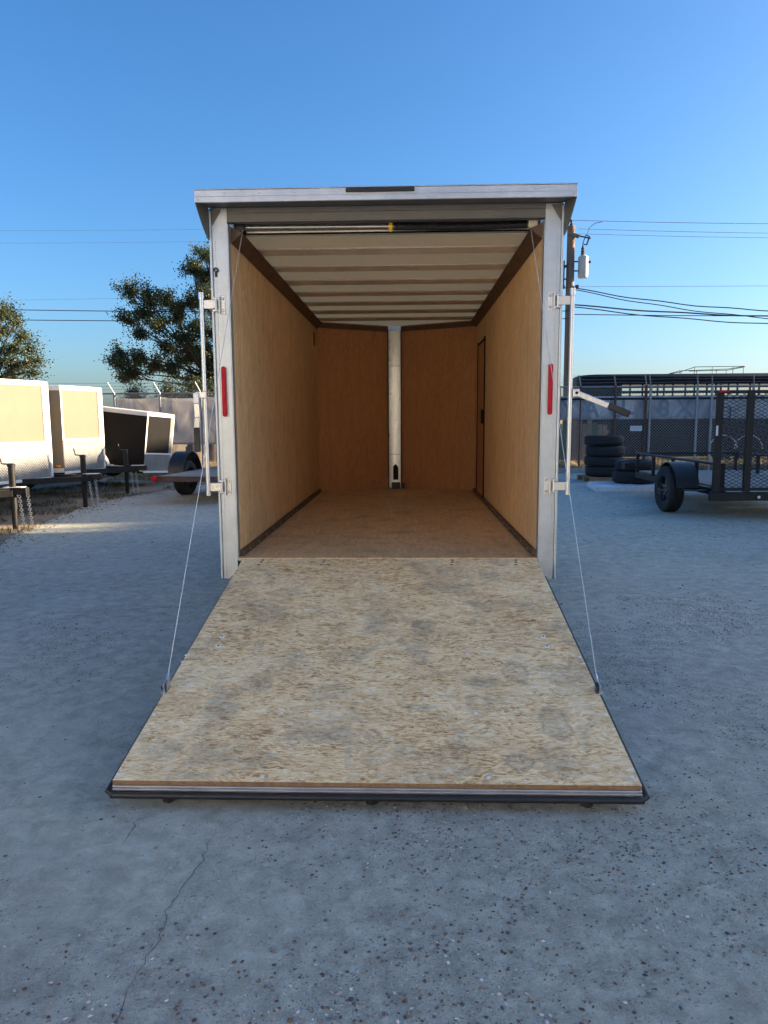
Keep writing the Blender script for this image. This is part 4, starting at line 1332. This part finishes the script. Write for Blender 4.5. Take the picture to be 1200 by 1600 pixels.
# ------------------------------------------------------------------ chain link fence along the yard
FY = 20.0
def fence(label, x0, x1, posts, top_z, group, mid=None, mats=('galv',)):
    t = thing("chain_link_fence", label, "fence", ((x0 + x1) / 2, FY, 0), (0, 0, 0), group)
    ox = (x0 + x1) / 2
    n = MB()
    diamond_net(n, x0 - ox, x1 - ox, 0.05, top_z - 0.03, 0.082, 0.082, 0.0055, 0.03)
    n.build("wire_mesh", M['galv'], t, kind="stuff")
    MB().tube([(x0 - ox, 0, top_z), (x1 - ox, 0, top_z)], 0.024, 10).build("top_rail", M['galv'], t, smooth=True)
    if mid:
        MB().tube([(x0 - ox, 0.0, mid), (x1 - ox, 0.0, mid)], 0.03, 10).build("middle_rail", M['blacksat'], t, smooth=True)
    for i, (px, col_, r) in enumerate(posts):
        p = MB().tube([(px - ox, -0.03, 0), (px - ox, -0.03, top_z + 0.03)], r, 12).build("post", M[col_], t, smooth=True)
        MB().bar((px - ox, -0.03, top_z + 0.01), (px - ox - 0.10, -0.20, top_z + 0.30), 0.03, 0.016).build("barb_arm", M['galv'], p)
    for k in range(3):
        u = 0.35 + 0.3 * k
        w = MB()
        xs = [x0 - ox + (x1 - x0) * q / 40 for q in range(41)]
        w.tube([(x, -0.03 - 0.17 * u, top_z + 0.01 + 0.29 * u - 0.012 * math.sin(x * 2.1) ** 2) for x in xs], 0.004, 4)
        w.build("barbed_wire", M['galv'], t)
    return t


fence("chain link fence with pale tarp behind the black trailer on the left", -16.0, 3.15, [(x, 'galv', 0.03) for x in (-15.0, -12.2, -10.3, -8.15, -6.87, -5.72, -4.0, -2.2, -0.3, 1.6)], 2.22, None)
fence("chain link fence carrying a lettered banner behind the tyre stacks", 3.2, 11.5, [(4.15, 'rust', 0.032), (4.72, 'rust', 0.022), (5.66, 'rust', 0.032), (6.48, 'rust', 0.04), (6.60, 'galv', 0.032), (7.86, 'galv', 0.032), (8.25, 'galv', 0.035), (9.35, 'galv', 0.035), (10.6, 'galv', 0.03)], 2.31, None, 1.985)


def cloth(name, x0, x1, z0, z1, y, mat, label, cat, seed, sag=0.05, nx=60, nz=16, wob=0.06):
    mb = MB()
    v = []
    for j in range(nz + 1):
        for i in range(nx + 1):
            u, w = i / nx, j / nz
            x = x0 + (x1 - x0) * u
            z = z0 + (z1 - z0) * w
            yy = wob * mnoise.noise(Vector((x * 1.3 + seed, z * 1.1 + x * 0.6, seed))) + 0.3 * wob * mnoise.noise(Vector((x * 4 + seed, z * 3 - x * 2, seed + 3)))
            zz = -sag * math.sin(math.pi * ((u * 5) % 1.0)) * w
            v.append((x - (x0 + x1) / 2, yy, z + zz))
    s = nx + 1
    mb.add(v, [(j * s + i, j * s + i + 1, (j + 1) * s + i + 1, (j + 1) * s + i) for j in range(nz) for i in range(nx)])
    # back face gives the sheet thickness
    o = mb.build(name, mat, None, smooth=True)
    sd = o.modifiers.new("thickness", 'SOLIDIFY')
    sd.thickness = 0.003
    o.location = ((x0 + x1) / 2, y, 0)
    return tag(o, label, cat)


cloth("tarp", -8.25, -1.8, 0.80, 2.13, FY + 0.14, M['tarp'], "pale wrinkled tarp hung on the chain link fence behind the black trailer", "tarp", 3.0)
ban = cloth("banner", 3.3, 11.3, 1.43, 2.06, FY + 0.13, M['banner'], "pale blue grey banner with big dark letters on the right fence", "banner", 8.0, 0.0, 80, 6, 0.02)


def lettering(txt, x, z, h, mirror=False):
    cu = bpy.data.curves.new("lettering", 'FONT')
    cu.body = txt
    cu.size = h / 0.72
    cu.align_x = 'CENTER'
    cu.extrude = 0.002
    cu.offset = 0.012
    tmp = bpy.data.objects.new("tmp_text", cu)
    COL.objects.link(tmp)
    bpy.context.view_layer.update()
    me = bpy.data.meshes.new_from_object(tmp.evaluated_get(bpy.context.evaluated_depsgraph_get()))
    bpy.data.objects.remove(tmp)
    me.name = "letter"
    o = bpy.data.objects.new("letter", me)
    COL.objects.link(o)
    me.materials.clear()
    me.materials.append(M['letter'])
    o.parent = ban
    o.location = (x - 7.3, -0.024, z)
    o.rotation_euler = (R(90), 0, 0)
    if mirror:
        o.scale = (-1, 1, 1)


for ch, x in (("Y", 4.42), ("A", 5.05), ("U", 5.76), ("-", 6.13), ("8", 7.02), ("X", 7.58)):
    lettering(ch, x, 1.50 if ch != "-" else 1.45, 0.47)
# small plate wired to the fence
sg = thing("fence_plate", "small white plate wired to the right fence above the tyres", "sign", (6.25, FY - 0.02, 1.18))
MB().box(-0.16, 0.16, -0.006, 0.0, -0.07, 0.07).build("plate", M['sign_white'], sg, bevel=0.002)
for k in range(3):
    MB().box(-0.13, 0.13 - 0.05 * (k == 2), -0.0075, -0.0062, 0.03 - k * 0.04, 0.042 - k * 0.04).build("print_line", M['letter'], sg)
rs = thing("red_panel", "red and white notice on the fence beside the cargo trailer's right post", "sign", (4.02, FY - 0.035, 1.22))
MB().box(-0.10, 0.10, -0.006, 0.0, -0.45, 0.25).build("panel", M['sign_red'], rs, bevel=0.002)
MB().box(-0.08, 0.08, -0.008, -0.0062, 0.08, 0.22).build("panel_header", M['sign_white'], rs)
# low kerb at the fence foot
kb = MB().box(2.6, 5.2, -0.09, 0.09, 0, 0.13).build("kerb", M['concrete'], None, bevel=0.012)
kb.location = (0, FY - 0.35, 0)
kind(kb, "structure")

# planked screen seen through the mesh
ps = thing("plank_screen", "weathered screen of green and brown upright planks behind the right fence", "screen", (4.4, 22.6, 0))
rnd = random.Random(5)
for k in range(20):
    x = -1.3 + k * 0.155
    z1 = 1.36 + rnd.uniform(-0.1, 0.08)
    MB().box(x, x + 0.14, rnd.uniform(-0.015, 0.0), 0.03, 0.02, z1).build("plank", M['gplank'] if k < 9 or rnd.random() < 0.25 else M['plank'], ps, bevel=0.004)
MB().box(-1.35, 1.85, 0.032, 0.08, 1.0, 1.09).build("rail", M['plank'], ps)

# pile of pale sand and rubble behind the fence
def mound(name, label, loc, r, h, mat, cat, seed):
    mb = MB()
    N, Kk = 22, 7
    v = [(0, 0, h)]
    for i in range(1, Kk + 1):
        for k in range(N):
            a = 2 * math.pi * k / N
            u = i / Kk
            rr = r * u * (1 + 0.25 * mnoise.noise(Vector((math.cos(a) * 2, math.sin(a) * 2, seed))))
            z = h * (1 - u) ** 1.2 * (1 + 0.4 * mnoise.noise(Vector((math.cos(a) * 3 * u, math.sin(a) * 3 * u, seed + 4)))) if i < Kk else -0.02
            v.append((rr * math.cos(a), rr * math.sin(a), z))
    f = [(0, 1 + k, 1 + (k + 1) % N) for k in range(N)]
    for i in range(Kk - 1):
        for k in range(N):
            f.append((1 + i * N + k, 1 + (i + 1) * N + k, 1 + (i + 1) * N + (k + 1) % N, 1 + i * N + (k + 1) % N))
    mb.add(v, f)
    o = mb.build(name, mat, None, smooth=True)
    o.location = loc
    return tag(o, label, cat)


mound("sand_heap", "small heap of pale sand behind the right fence near the tyres", (6.1, 21.6, 0), 0.55, 0.38, M['field'], "heap", 2)
mound("sand_heap", "low tan heap at the fence foot left of the tyre stack", (4.7, 21.2, 0), 0.7, 0.26, M['field'], "heap", 6)

# ------------------------------------------------------------------ long black stock trailer behind the fence
S = thing("stock_trailer", "long glossy black stock trailer with slatted sides and a roof rack behind the right fence", "trailer", (5.9, 25.0, 0))
SL, SW = 9.5, 2.2
def roundnose(z, inset=0.0, drop=0.0, N=8):
    """plan outline with rounded front corners at x = 0"""
    r = 0.75
    o = []
    for k in range(N + 1):
        a = math.pi + (math.pi / 2) * k / N
        o.append((r + (r - inset) * math.cos(a), r + (r - inset) * math.sin(a), z))
    o.append((SL - inset, inset, z))
    o.append((SL - inset, SW - inset, z))
    for k in range(N + 1):
        a = math.pi / 2 + (math.pi / 2) * k / N
        o.append((r + (r - inset) * math.cos(a), SW - r + (r - inset) * math.sin(a), z))
    return o
def loft(mb, rings):
    n = len(rings[0])
    v = [p for r_ in rings for p in r_]
    f = []
    for i in range(len(rings) - 1):
        for k in range(n):
            f.append((i * n + k, i * n + (k + 1) % n, (i + 1) * n + (k + 1) % n, (i + 1) * n + k))
    f.append(tuple(range(n - 1, -1, -1)))
    f.append(tuple((len(rings) - 1) * n + k for k in range(n)))
    mb.add(v, f)
rf = MB()
loft(rf, [roundnose(2.66), roundnose(2.72, -0.01), roundnose(2.82, 0.0), roundnose(2.90, 0.05), roundnose(2.95, 0.16), roundnose(2.965, 0.35)])
rfo = rf.build("roof", M['blackskin'], S, smooth=True)
lw = MB()
loft(lw, [roundnose(0.36, 0.01), roundnose(2.22, 0.01)])
lw.build("lower_body", M['blacksat'], S, smooth=True)
# nose shell, solid
ns = MB()
nose = [p for p in roundnose(0, 0.012)]
out_ = [nose[-1 - k] for k in range(9)][::-1] + nose[:9]
pl = [(1.35, SW - 0.012)] + [(p[0], p[1]) for p in out_] + [(1.35, 0.012)]
for i in range(len(pl) - 1):
    a, b = pl[i], pl[i + 1]
    ns.add([(a[0], a[1], 2.22), (b[0], b[1], 2.22), (b[0], b[1], 2.66), (a[0], a[1], 2.66)], [(0, 1, 2, 3)])
ns.build("nose_shell", M['blackskin'], S, smooth=True)
for z0, z1 in ((2.295, 2.385), (2.475, 2.515), (2.60, 2.66)):
    MB().box(1.35, SL - 0.02, 0.012, 0.04, z0, z1).build("side_slat", M['blackskin'], S)
k = 0
x = 1.35
while x < SL - 0.1:
    MB().box(x, x + 0.05, 0.008, 0.05, 2.22, 2.66).build("side_rib", M['blackskin'], S)
    x += (0.30, 0.42)[k % 2]
    k += 1
for x in (1.3, 3.3, 5.6, 7.9, 9.3):
    MB().box(x, x + 0.06, SW - 0.05, SW - 0.012, 2.22, 2.66).build("side_rib", M['blackskin'], S)
for xw in (4.9, 5.75):
    wheel(S, (xw, 0.16, 0.38), 0.38, 0.24, Matrix.Rotation(R(90), 4, 'X'))
    arc = MB()
    P_ = [(xw + 0.47 * math.cos(math.pi * q / 12), 0.02, 0.40 + 0.47 * math.sin(math.pi * q / 12)) for q in range(13)]
    arc.tube(P_, 0.02, 6)
    arc.build("fender_lip", M['zinc'], S, smooth=True)
rk = []
RX0, RX1 = 3.45, 5.65
def pipe(p):
    MB().tube(p, 0.012, 6).build("rack_rail", M['blacksat'], S, smooth=True)
pipe([(RX0, 0.4, 3.02), (RX0 + 0.5, 0.35, 3.19), (RX1 - 0.05, 0.35, 3.20), (RX1, 0.4, 3.20)])
pipe([(RX0, 1.7, 3.02), (RX0 + 0.5, 1.75, 3.15), (RX1 - 0.05, 1.75, 3.20), (RX1, 1.7, 3.20)])
pipe([(RX0, 0.4, 3.02), (RX0, 1.7, 3.02)])
pipe([(RX1, 0.4, 3.20), (RX1, 1.7, 3.20)])
pipe([(RX0 + .3, 0.36, 3.05), (RX1 - .6, 0.36, 3.07), (RX1, .4, 3.18)])
for xx in (RX0 + 0.05, RX0 + 0.5, RX0 + 1.1, RX1 - 0.4, RX1 - 0.05):
    for yy in (0.38, 1.72):
        pipe([(xx, yy, 2.94), (xx, yy, 3.18 if xx > RX0 + 0.2 else 3.03)])
MB().tube([(0.6, SW / 2, 0.2), (0.6, SW / 2, 0.72)], 0.06, 10).build("gooseneck_leg", M['blacksat'], S)

# ------------------------------------------------------------------ utility pole with transformers and lines
PXX, PYY = 6.53, 30.0
U2 = thing("utility_pole", "weathered wooden utility pole with two transformers right of the cargo trailer", "utility pole", (PXX, PYY, 0))
pm = MB()
pm.tube([(0.05, 0, 0), (0.03, 0, 3), (0.01, 0, 6), (0, 0, 9.05)], [0.19, 0.18, 0.165, 0.15], 14)
pm.build("pole_shaft", M['pole'], U2, smooth=True)
def can(x, mat, z0, r, h, y=-0.05):
    c = MB().lathe([(r * .92, z0), (r, z0 + 0.05), (r, z0 + h - .06), (r * 1.04, z0 + h - .05), (r * 1.02, z0 + h), (r * .5, z0 + h + 0.08), (r * .3, z0 + h + .1)], 20, Matrix.Translation((x, y, 0))).build("transformer", mat, U2, smooth=True)
    b = MB().lathe([(0.05, 0), (0.09, 0.06), (0.05, 0.1), (0.085, 0.16), (0.05, 0.2), (0.075, 0.26), (0.04, 0.32), (0.03, 0.4)], 12, Matrix.Translation((x - 0.03, y, z0 + h + 0.06))).build("bushing", M['xdark'], c, smooth=True)
    for zz in (z0 + h * .35, z0 + h * .8):
        MB().bar((x, 0, zz), (0, 0, zz), 0.06, 0.05).build("bracket_arm", M['xdark'], c)
    MB().lathe([(0.06, 0), (0.05, 0.1)], 10, Matrix.Translation((x + r * .9, y - .05, z0 + h - 0.22)) @ Matrix.Rotation(R(70), 4, 'Y')).build("terminal", M['xdark'], c, smooth=True)
    return c
can(0.50, M['xfmr'], 7.05, 0.20, 0.80)
can(-0.42, M['xdark'], 6.65, 0.19, 1.05)  # left can coloured dark to stand for the pole's shade
MB().bar((-0.12, -0.12, 8.75), (0.30, -0.12, 8.62), 0.10, 0.14).build("top_block", M['pole'], U2, bevel=0.02)
MB().bar((0.0, -0.1, 8.72), (0.75, -0.1, 8.55), 0.04, 0.05).build("cutout_arm", M['xdark'], U2)
ct = MB()
ct.bar((0.44, -.12, 8.34), (0.56, -.12, 8.68), 0.04, 0.03)
ct.bar((0.56, -.12, 8.68), (0.70, -.12, 8.62), 0.04, 0.03)
ct.bar((0.70, -.12, 8.62), (0.60, -.12, 8.30), 0.05, 0.05)
ct.bar((0.60, -.12, 8.30), (0.44, -.12, 8.34), 0.04, 0.03)
ct.build("fuse_cutout", M['xdark'], U2)
MB().lathe([(0.05, 0), (0.07, 0.08), (0.03, 0.12), (0.06, 0.2), (0.03, 0.26)], 10, Matrix.Translation((0, 0, 9.05))).build("pin_insulator", M['xdark'], U2, smooth=True)
MB().tube([(0.60, -.12, 8.65), (0.68, -.12, 8.95), (0.90, -.12, 9.12), (1.2, -.1, 9.18)], 0.012, 6).build("jumper_wire", M['wire'], U2, smooth=True)
MB().tube([(0.5, -.12, 8.32), (0.46, -.1, 8.1), (0.47, -.05, 7.98)], 0.01, 6).build("jumper_wire", M['wire'], U2, smooth=True)
ct = MB()
ct.bar((-0.52, -.12, 8.4), (-0.36, -.12, 8.0), 0.10, 0.06)
ct.build("fuse_cutout", M['xdark'], U2)
for xx in (-0.30, 0.26):
    MB().box(xx - 0.07, xx + 0.07, -0.2, -0.02, 6.62, 6.76).build("spool_insulator", M['xdark'], U2, bevel=0.02)
MB().bar((-0.3, -.11, 6.66), (0.28, -.11, 6.66), 0.03, 0.03).build("spool_arm", M['xdark'], U2)


def wire(label, a, b, sag, r, mat='wire', n=40, wob=0.0):
    a, b = Vector(a), Vector(b)
    P_ = []
    for k in range(n + 1):
        u = k / n
        p = a.lerp(b, u)
        p.z -= sag * 4 * u * (1 - u)
        if wob:
            p.z += wob * math.sin(u * 40)
        P_.append(p)
    o = MB().tube([p - a for p in P_], r, 5).build("power_line", M[mat], None, smooth=True)
    o.location = a
    return tag(o, label, "power line", "overhead lines")


zl = lambda px, py, Y: None
wire("topmost thin line running right from the pole's top pin", (PXX, PYY, 9.28), (40, 33, 10.1), 0.35, 0.012, 'bare')
wire("upper of two close thin lines below the pole top, going right", (PXX + .3, PYY, 8.95), (40, 33, 9.6), 0.35, 0.010, 'bare')
wire("lower of two close thin lines below the pole top, going right", (PXX + .3, PYY, 8.76), (40, 33, 9.45), 0.35, 0.009, 'bare')
wire("single faint line leaving the pole above the sagging cables", (PXX + .3, PYY, 6.72), (40, 33, 7.3), 0.10, 0.008, 'bare')
wire("upper sagging service cable from the pole to the right", (PXX + .1, PYY - .1, 6.66), (24, 29, 6.0), 0.75, 0.022, 'wire', 40, 0.02)
wire("steeper sagging service cable dropping below the upper one", (PXX + .1, PYY - .1, 6.60), (23, 26, 4.9), 0.72, 0.018, 'wire', 40, 0.02)
wire("thick bundled communication cable right of the pole", (PXX, PYY - .15, 6.0), (30, 31, 6.1), 0.58, 0.030, 'wire', 40, 0.015)
wire("second bundled communication cable just under the thick one", (PXX, PYY - .15, 5.92), (30, 31, 5.75), 0.72, 0.022, 'wire', 40, 0.02)
wire("lowest straight communication cable right of the pole", (PXX, PYY - .15, 5.62), (30, 31, 5.75), 0.15, 0.018, 'wire', 40)
wire("upper dark line between the two oaks on the left", (PXX, PYY - .15, 5.75), (-40, 33, 7.4), 0.30, 0.018, 'wire')
wire("lower dark line between the two oaks on the left", (PXX, PYY - .15, 5.45), (-40, 33, 6.85), 0.30, 0.018, 'wire')
wire("faint thin line above the dark lines on the left", (PXX, PYY, 6.65), (-40, 33, 6.95), 0.10, 0.005, 'bare')
wire("higher of the two faint lines high at left of the cargo trailer", (PXX, PYY, 9.28), (-40, 33, 10.7), 0.4, 0.005, 'bare')
wire("lower of the two faint lines high at left of the cargo trailer", (PXX - .3, PYY, 8.85), (-40, 33, 10.1), 0.4, 0.005, 'bare')

# ------------------------------------------------------------------ trees
def tree(label, loc, trunk_h, clumps, seed, leaf=0.10, per=900, lean=(0, 0), group="oaks beyond the yard", name="oak_tree"):
    rnd = random.Random(seed)
    t = thing(name, label, "tree", loc, (0, 0, 0), group)
    top = Vector((lean[0], lean[1], trunk_h))
    tr = MB()
    tr.tube([(0, 0, -0.1), Vector((0, 0, 0.5)).lerp(top, .15), top * 0.55, top], [0.32, 0.26, 0.22, 0.17], 10)
    for (c, rx, rz) in clumps:
        c = Vector(c)
        mid = top.lerp(c, 0.5) + Vector((rnd.uniform(-.3, .3), rnd.uniform(-.3, .3), rnd.uniform(-0.1, .35)))
        st = top * rnd.uniform(0.75, 1.0)
        tr.tube([st, st.lerp(mid, .5) + Vector((0, 0, rnd.uniform(0, .15))), mid, c], [0.075, 0.05, 0.032, 0.012], 6)
        for q in range(4):
            e = c + Vector((rnd.gauss(0, 1), rnd.gauss(0, 1), rnd.gauss(0, .6))).normalized() * rx * 0.85
            tr.tube([mid.lerp(c, rnd.uniform(.3, 1)), c.lerp(e, .5) + Vector((0, 0, .06)), e], [0.018, 0.011, 0.004], 5)
    tr.build("trunk", M['bark'], t, smooth=True)
    lf = MB()
    V, Fc, Cc = [], [], []
    for (c, rx, rz) in clumps:
        c = Vector(c)
        # sub-sprays
        nspray = max(8, int(18 * rx))
        sprays = []
        for q in range(nspray):
            d_ = Vector((rnd.gauss(0, 1), rnd.gauss(0, 1), rnd.gauss(0, 1))).normalized()
            sprays.append((c + Vector((d_.x * rx, d_.y * rx, d_.z * rz)) * rnd.uniform(0.25, 1.0), d_))
        for q in range(int(per * rx)):
            sc, d_ = rnd.choice(sprays)
            axis = (d_ + Vector((0, 0, 0.35))).normalized()
            p = sc + axis * rnd.gauss(0, 0.19) + Vector((rnd.gauss(0, .105), rnd.gauss(0, .105), rnd.gauss(0, .085)))
            a = Vector((rnd.gauss(0, 1), rnd.gauss(0, 1), rnd.gauss(0, .7))).normalized()
            b = a.cross(Vector((rnd.gauss(0, 1), rnd.gauss(0, 1), rnd.gauss(0, 1)))).normalized()
            l_, w_ = leaf * rnd.uniform(.6, 1.2), leaf * rnd.uniform(.25, .5)
            o = len(V)
            V += [p, p + a * l_ * .5 + b * w_, p + a * l_, p + a * l_ * .5 - b * w_]
            Fc.append((o, o + 1, o + 2, o + 3))
            k = rnd.uniform(.6, 1.35)
            if rnd.random() < 0.10:  # a share of leaves tinted warm as if sunlit
                col = (0.12 * k, 0.085 * k, 0.035 * k)
            else:
                col = (0.044 * k, 0.066 * k, 0.024 * k)
            Cc += [col] * 4
    lf.v = [tuple(v) for v in V]
    lf.f = Fc
    lf.c = Cc
    lf.build("crown", M['leaf'], t)
    return t


def at(px, py, Y):
    d_ = fwd + r2 * ((px - 600) / F_PX) + u2 * ((800 - py) / F_PX)
    k = Y / d_.y
    return Vector((0, 0, 1.445)) + d_ * k


# crown clumps of the big oak, placed where its boughs stand
OY_ = 28.0
base_o = Vector((at(345, 640, OY_).x, OY_, 0))
cl = []
for (px, py, dy, rpx) in ((205, 455, 0.6, 17), (232, 470, -0.5, 20), (258, 468, 0.5, 18), (222, 488, 0.0, 18), (198, 498, 0.4, 13), (245, 505, -0.8, 19), (275, 495, 0.3, 20), (300, 470, -0.4, 20), (303, 420, 0.3, 19), (325, 400, -0.3, 17), (318, 438, 0.8, 18), (330, 480, 0.6, 22), (290, 528, -0.6, 20), (260, 540, 0.6, 15), (220, 522, -0.4, 11), (190, 553, 0.2, 15), (183, 566, -0.4, 12), (215, 560, -0.9, 19), (205, 582, -0.2, 16), (240, 572, 0.5, 17), (195, 590, 0.5, 9), (268, 575, -0.7, 15), (292, 560, 0.8, 18), (318, 545, -0.2, 20), (300, 592, 0.6, 16), (326, 585, -0.5, 18), (350, 430, 0.0, 26), (365, 500, 0.8, 28), (380, 560, -0.6, 28), (410, 470, 0.3, 30), (430, 540, 0.5, 30), (400, 410, 0.0, 26), (455, 500, -0.4, 26), (335, 520, -1.2, 20), (312, 508, -0.9, 17), (300, 545, 0.2, 15), (322, 462, -0.8, 17), (330, 560, -1.0, 18), (316, 592, 0.1, 17), (332, 425, 0.4, 16)):
    p = at(px, py, OY_ + dy)
    rm_ = rpx * 28 / F_PX
    cl.append((p - base_o, rm_ * 1.1, rm_ * 0.85))
tree("large oak whose crown spreads left behind the cargo trailer", base_o, 2.9, cl, 3, 0.08, 3300)
base_o = Vector((at(-25, 640, 24).x, 24.0, 0))
cl = []
for (px, py, dy, rpx) in ((8, 488, 0, 16), (-8, 478, .4, 16), (25, 500, -.4, 14), (5, 515, .3, 20), (35, 525, 0, 15), (20, 545, -.5, 20), (45, 545, .4, 13), (55, 562, 0, 12), (30, 570, .3, 17), (5, 565, -.3, 20), (50, 583, -.2, 12), (20, 590, .5, 17), (-25, 500, 0, 24), (-30, 550, .4, 28), (-50, 520, -.3, 26), (-20, 590, 0, 24), (-70, 560, .2, 26)):
    p = at(px, py, 24 + dy)
    rm_ = rpx * 24 / F_PX
    cl.append((p - base_o, rm_, rm_ * 0.62))
tree("smaller oak at the left edge above the cream trailer", base_o, 2.6, cl, 9, 0.075, 2100)
# shrubs whose tops show above the tarp
for i, (px, py, Y, rpx, lab) in enumerate(((208, 613, 26, 9, "small lone shrub top showing above the fence rail at left"), (263, 607, 26, 13, "medium shrub above the fence next to the oak's low boughs"), (300, 603, 25, 17, "dark dense shrub above the fence beside the cargo trailer"), (330, 606, 25.5, 16, "shrub half hidden behind the cargo trailer's left lock bar"))):
    b0 = at(px, 640, Y)
    b0 = Vector((b0.x, Y, 0))
    p = at(px, py, Y)
    rr = rpx * Y / F_PX
    cs = [(p - b0, rr * .8, rr * .7), (p - b0 + Vector((-rr * .6, .1, -rr)), rr * .7, rr * .7), (p - b0 + Vector((rr * .6, .1, -rr)), rr * .7, rr * .7), (p - b0 + Vector((0, 0, -rr * 1.8)), rr * .9, rr)]
    tree(lab, b0, 1.0, cs, 20 + i, 0.07, 3000, (0, 0), "shrubs behind the left fence", "shrub")

# ------------------------------------------------------------------ dry grass and litter
def blades(n, fn, hmin, hmax, seed, pal):
    rnd = random.Random(seed)
    mb = MB()
    mb.c = []
    V, Fc = [], []
    for _ in range(n):
        x, y = fn(rnd)
        h = rnd.uniform(hmin, hmax)
        a = rnd.uniform(0, 6.28)
        w = 0.006 + 0.006 * rnd.random()
        lx, ly = rnd.gauss(0, .4) * h, rnd.gauss(0, .4) * h
        o = len(V)
        V += [(x - w * math.cos(a), y - w * math.sin(a), 0), (x + w * math.cos(a), y + w * math.sin(a), 0), (x + lx, y + ly, h)]
        Fc.append((o, o + 1, o + 2))
        c = rnd.choice(pal)
        k = rnd.uniform(.7, 1.3)
        mb.c += [tuple(q * k for q in c)] * 3
    mb.v, mb.f = V, Fc
    return mb


dry = [(0.34, 0.24, 0.10), (0.26, 0.18, 0.08), (0.40, 0.30, 0.15), (0.16, 0.15, 0.06)]
o = blades(26000, lambda r: (r.uniform(-11, -2), r.uniform(18.6, 23.0)), 0.05, 0.26, 4, dry).build("dry_grass", M['grass'])
kind(o, "stuff")["label"] = "golden dry grass along the foot of the left fence"
def vfn(r):
    while True:
        x, y = r.uniform(-10, -4.6), r.uniform(8.2, 18.5)
        if x < -4.7 - 0.8 * math.exp(-((y - 12.5) / 3.5) ** 2) and mnoise.noise(Vector((x * 1.2, y * 1.2, 0))) > 0.05:
            return x, y
o = blades(9000, vfn, 0.02, 0.09, 6, [(0.12, 0.10, 0.05), (0.20, 0.15, 0.08), (0.07, 0.09, 0.035)]).build("verge_grass", M['grass'])
kind(o, "stuff")["label"] = "sparse trampled grass on the dirt under the parked trailers"
o = blades(16000, lambda r: (r.uniform(4, 22), r.uniform(27.6, 29.2)), 0.35, 0.95, 9, [(0.03, 0.045, 0.02), (0.05, 0.055, 0.025), (0.08, 0.065, 0.03)]).build("cover_growth", M['grass'])  # added to cover the bright strip of field under the trailer
kind(o, "stuff")["label"] = "dark growth added beyond the stock trailer to hide sunlit ground"
o = blades(9000, lambda r: (r.uniform(3.5, 12), 20.45 + abs(r.gauss(0, 1.2))), 0.05, 0.3, 8, dry + [(0.06, 0.09, 0.03)] * 2).build("weeds", M['grass'])
kind(o, "stuff")["label"] = "weeds growing behind the right fence"

# ------------------------------------------------------------------ added building, unseen beyond the frame, to put the yard in shade
WH = thing("shade_building", "unseen tall grey building added on the right to shade the yard", "building", (30, 16.0, 0))
MB().box(0, 14, -9.9, -0.72, 0, 11.5).build("wall", M['metalwall'], WH)
MB().box(-0.2, 14.2, -10.1, -0.71, 11.501, 11.7).build("roof", M['roofmetal'], WH)
MB().box(0, 3, -0.70, 0.10, 0, 9.28).build("notch_wall", M['metalwall'], WH)  # kept low as a notch that lets a sun streak reach the ground
MB().prism([(0, 0.11), (14, 2.6), (14, 9.3), (0, 9.3)], 10.35, Matrix.Translation((0, 0, 0))).build("annex_wall", M['metalwall'], WH)  # height sets the shadow line across the parked trailers
MB().prism([(-0.2, 0.11), (14.2, 2.65), (14.2, 9.5), (-0.2, 9.5)], 0.2, Matrix.Translation((0, 0, 10.351))).build("annex_roof", M['roofmetal'], WH)
for k in range(2):
    MB().box(-0.06, -0.001, -9 + k * 4.2, -5.6 + k * 4.2, 0.02, 4.0).build("roller_door", M['whitetrim'], WH)
for y0, y1, z1 in ((-0.66, -0.55, 9.9), (-0.36, -0.22, 9.75), (-0.06, 0.02, 9.5)):
    MB().box(0.3, 0.7, y0, y1, 9.281, z1).build("streak_box", M['roofmetal'], WH)  # added boxes split the sun through the notch into thin streaks

# added white building, unseen behind the camera, bounces low sun into the trailer
WS = thing("bounce_building", "unseen long white building added to bounce sunlight into the cargo trailer", "building", (-8.5, -12.5, 0))
MB().box(-8, 0, -9.5, 9.3, 0, 5.2).build("wall", M['skin'], WS)
MB().box(-8.3, 0.3, -9.8, 9.6, 5.201, 5.4).build("roof", M['roofmetal'], WS)
for k in range(3):
    MB().box(0.001, 0.06, -8 + k * 5.5, -4.4 + k * 5.5, 0.02, 3.4).build("roller_door", M['whitetrim'], WS)
MB().box(0.3, 24, -9.5, 1.5, 0, 6.2).build("wing_wall", M['skin'], WS)  # added wing, throws more sunlight onto the ramp and interior
MB().box(0.301, 24.3, -9.8, 1.8, 6.201, 6.4).build("wing_roof", M['roofmetal'], WS)
for k in range(4):
    MB().box(2 + k * 5.4, 5.6 + k * 5.4, 1.501, 1.56, 0.02, 3.6).build("roller_door", M['whitetrim'], WS)
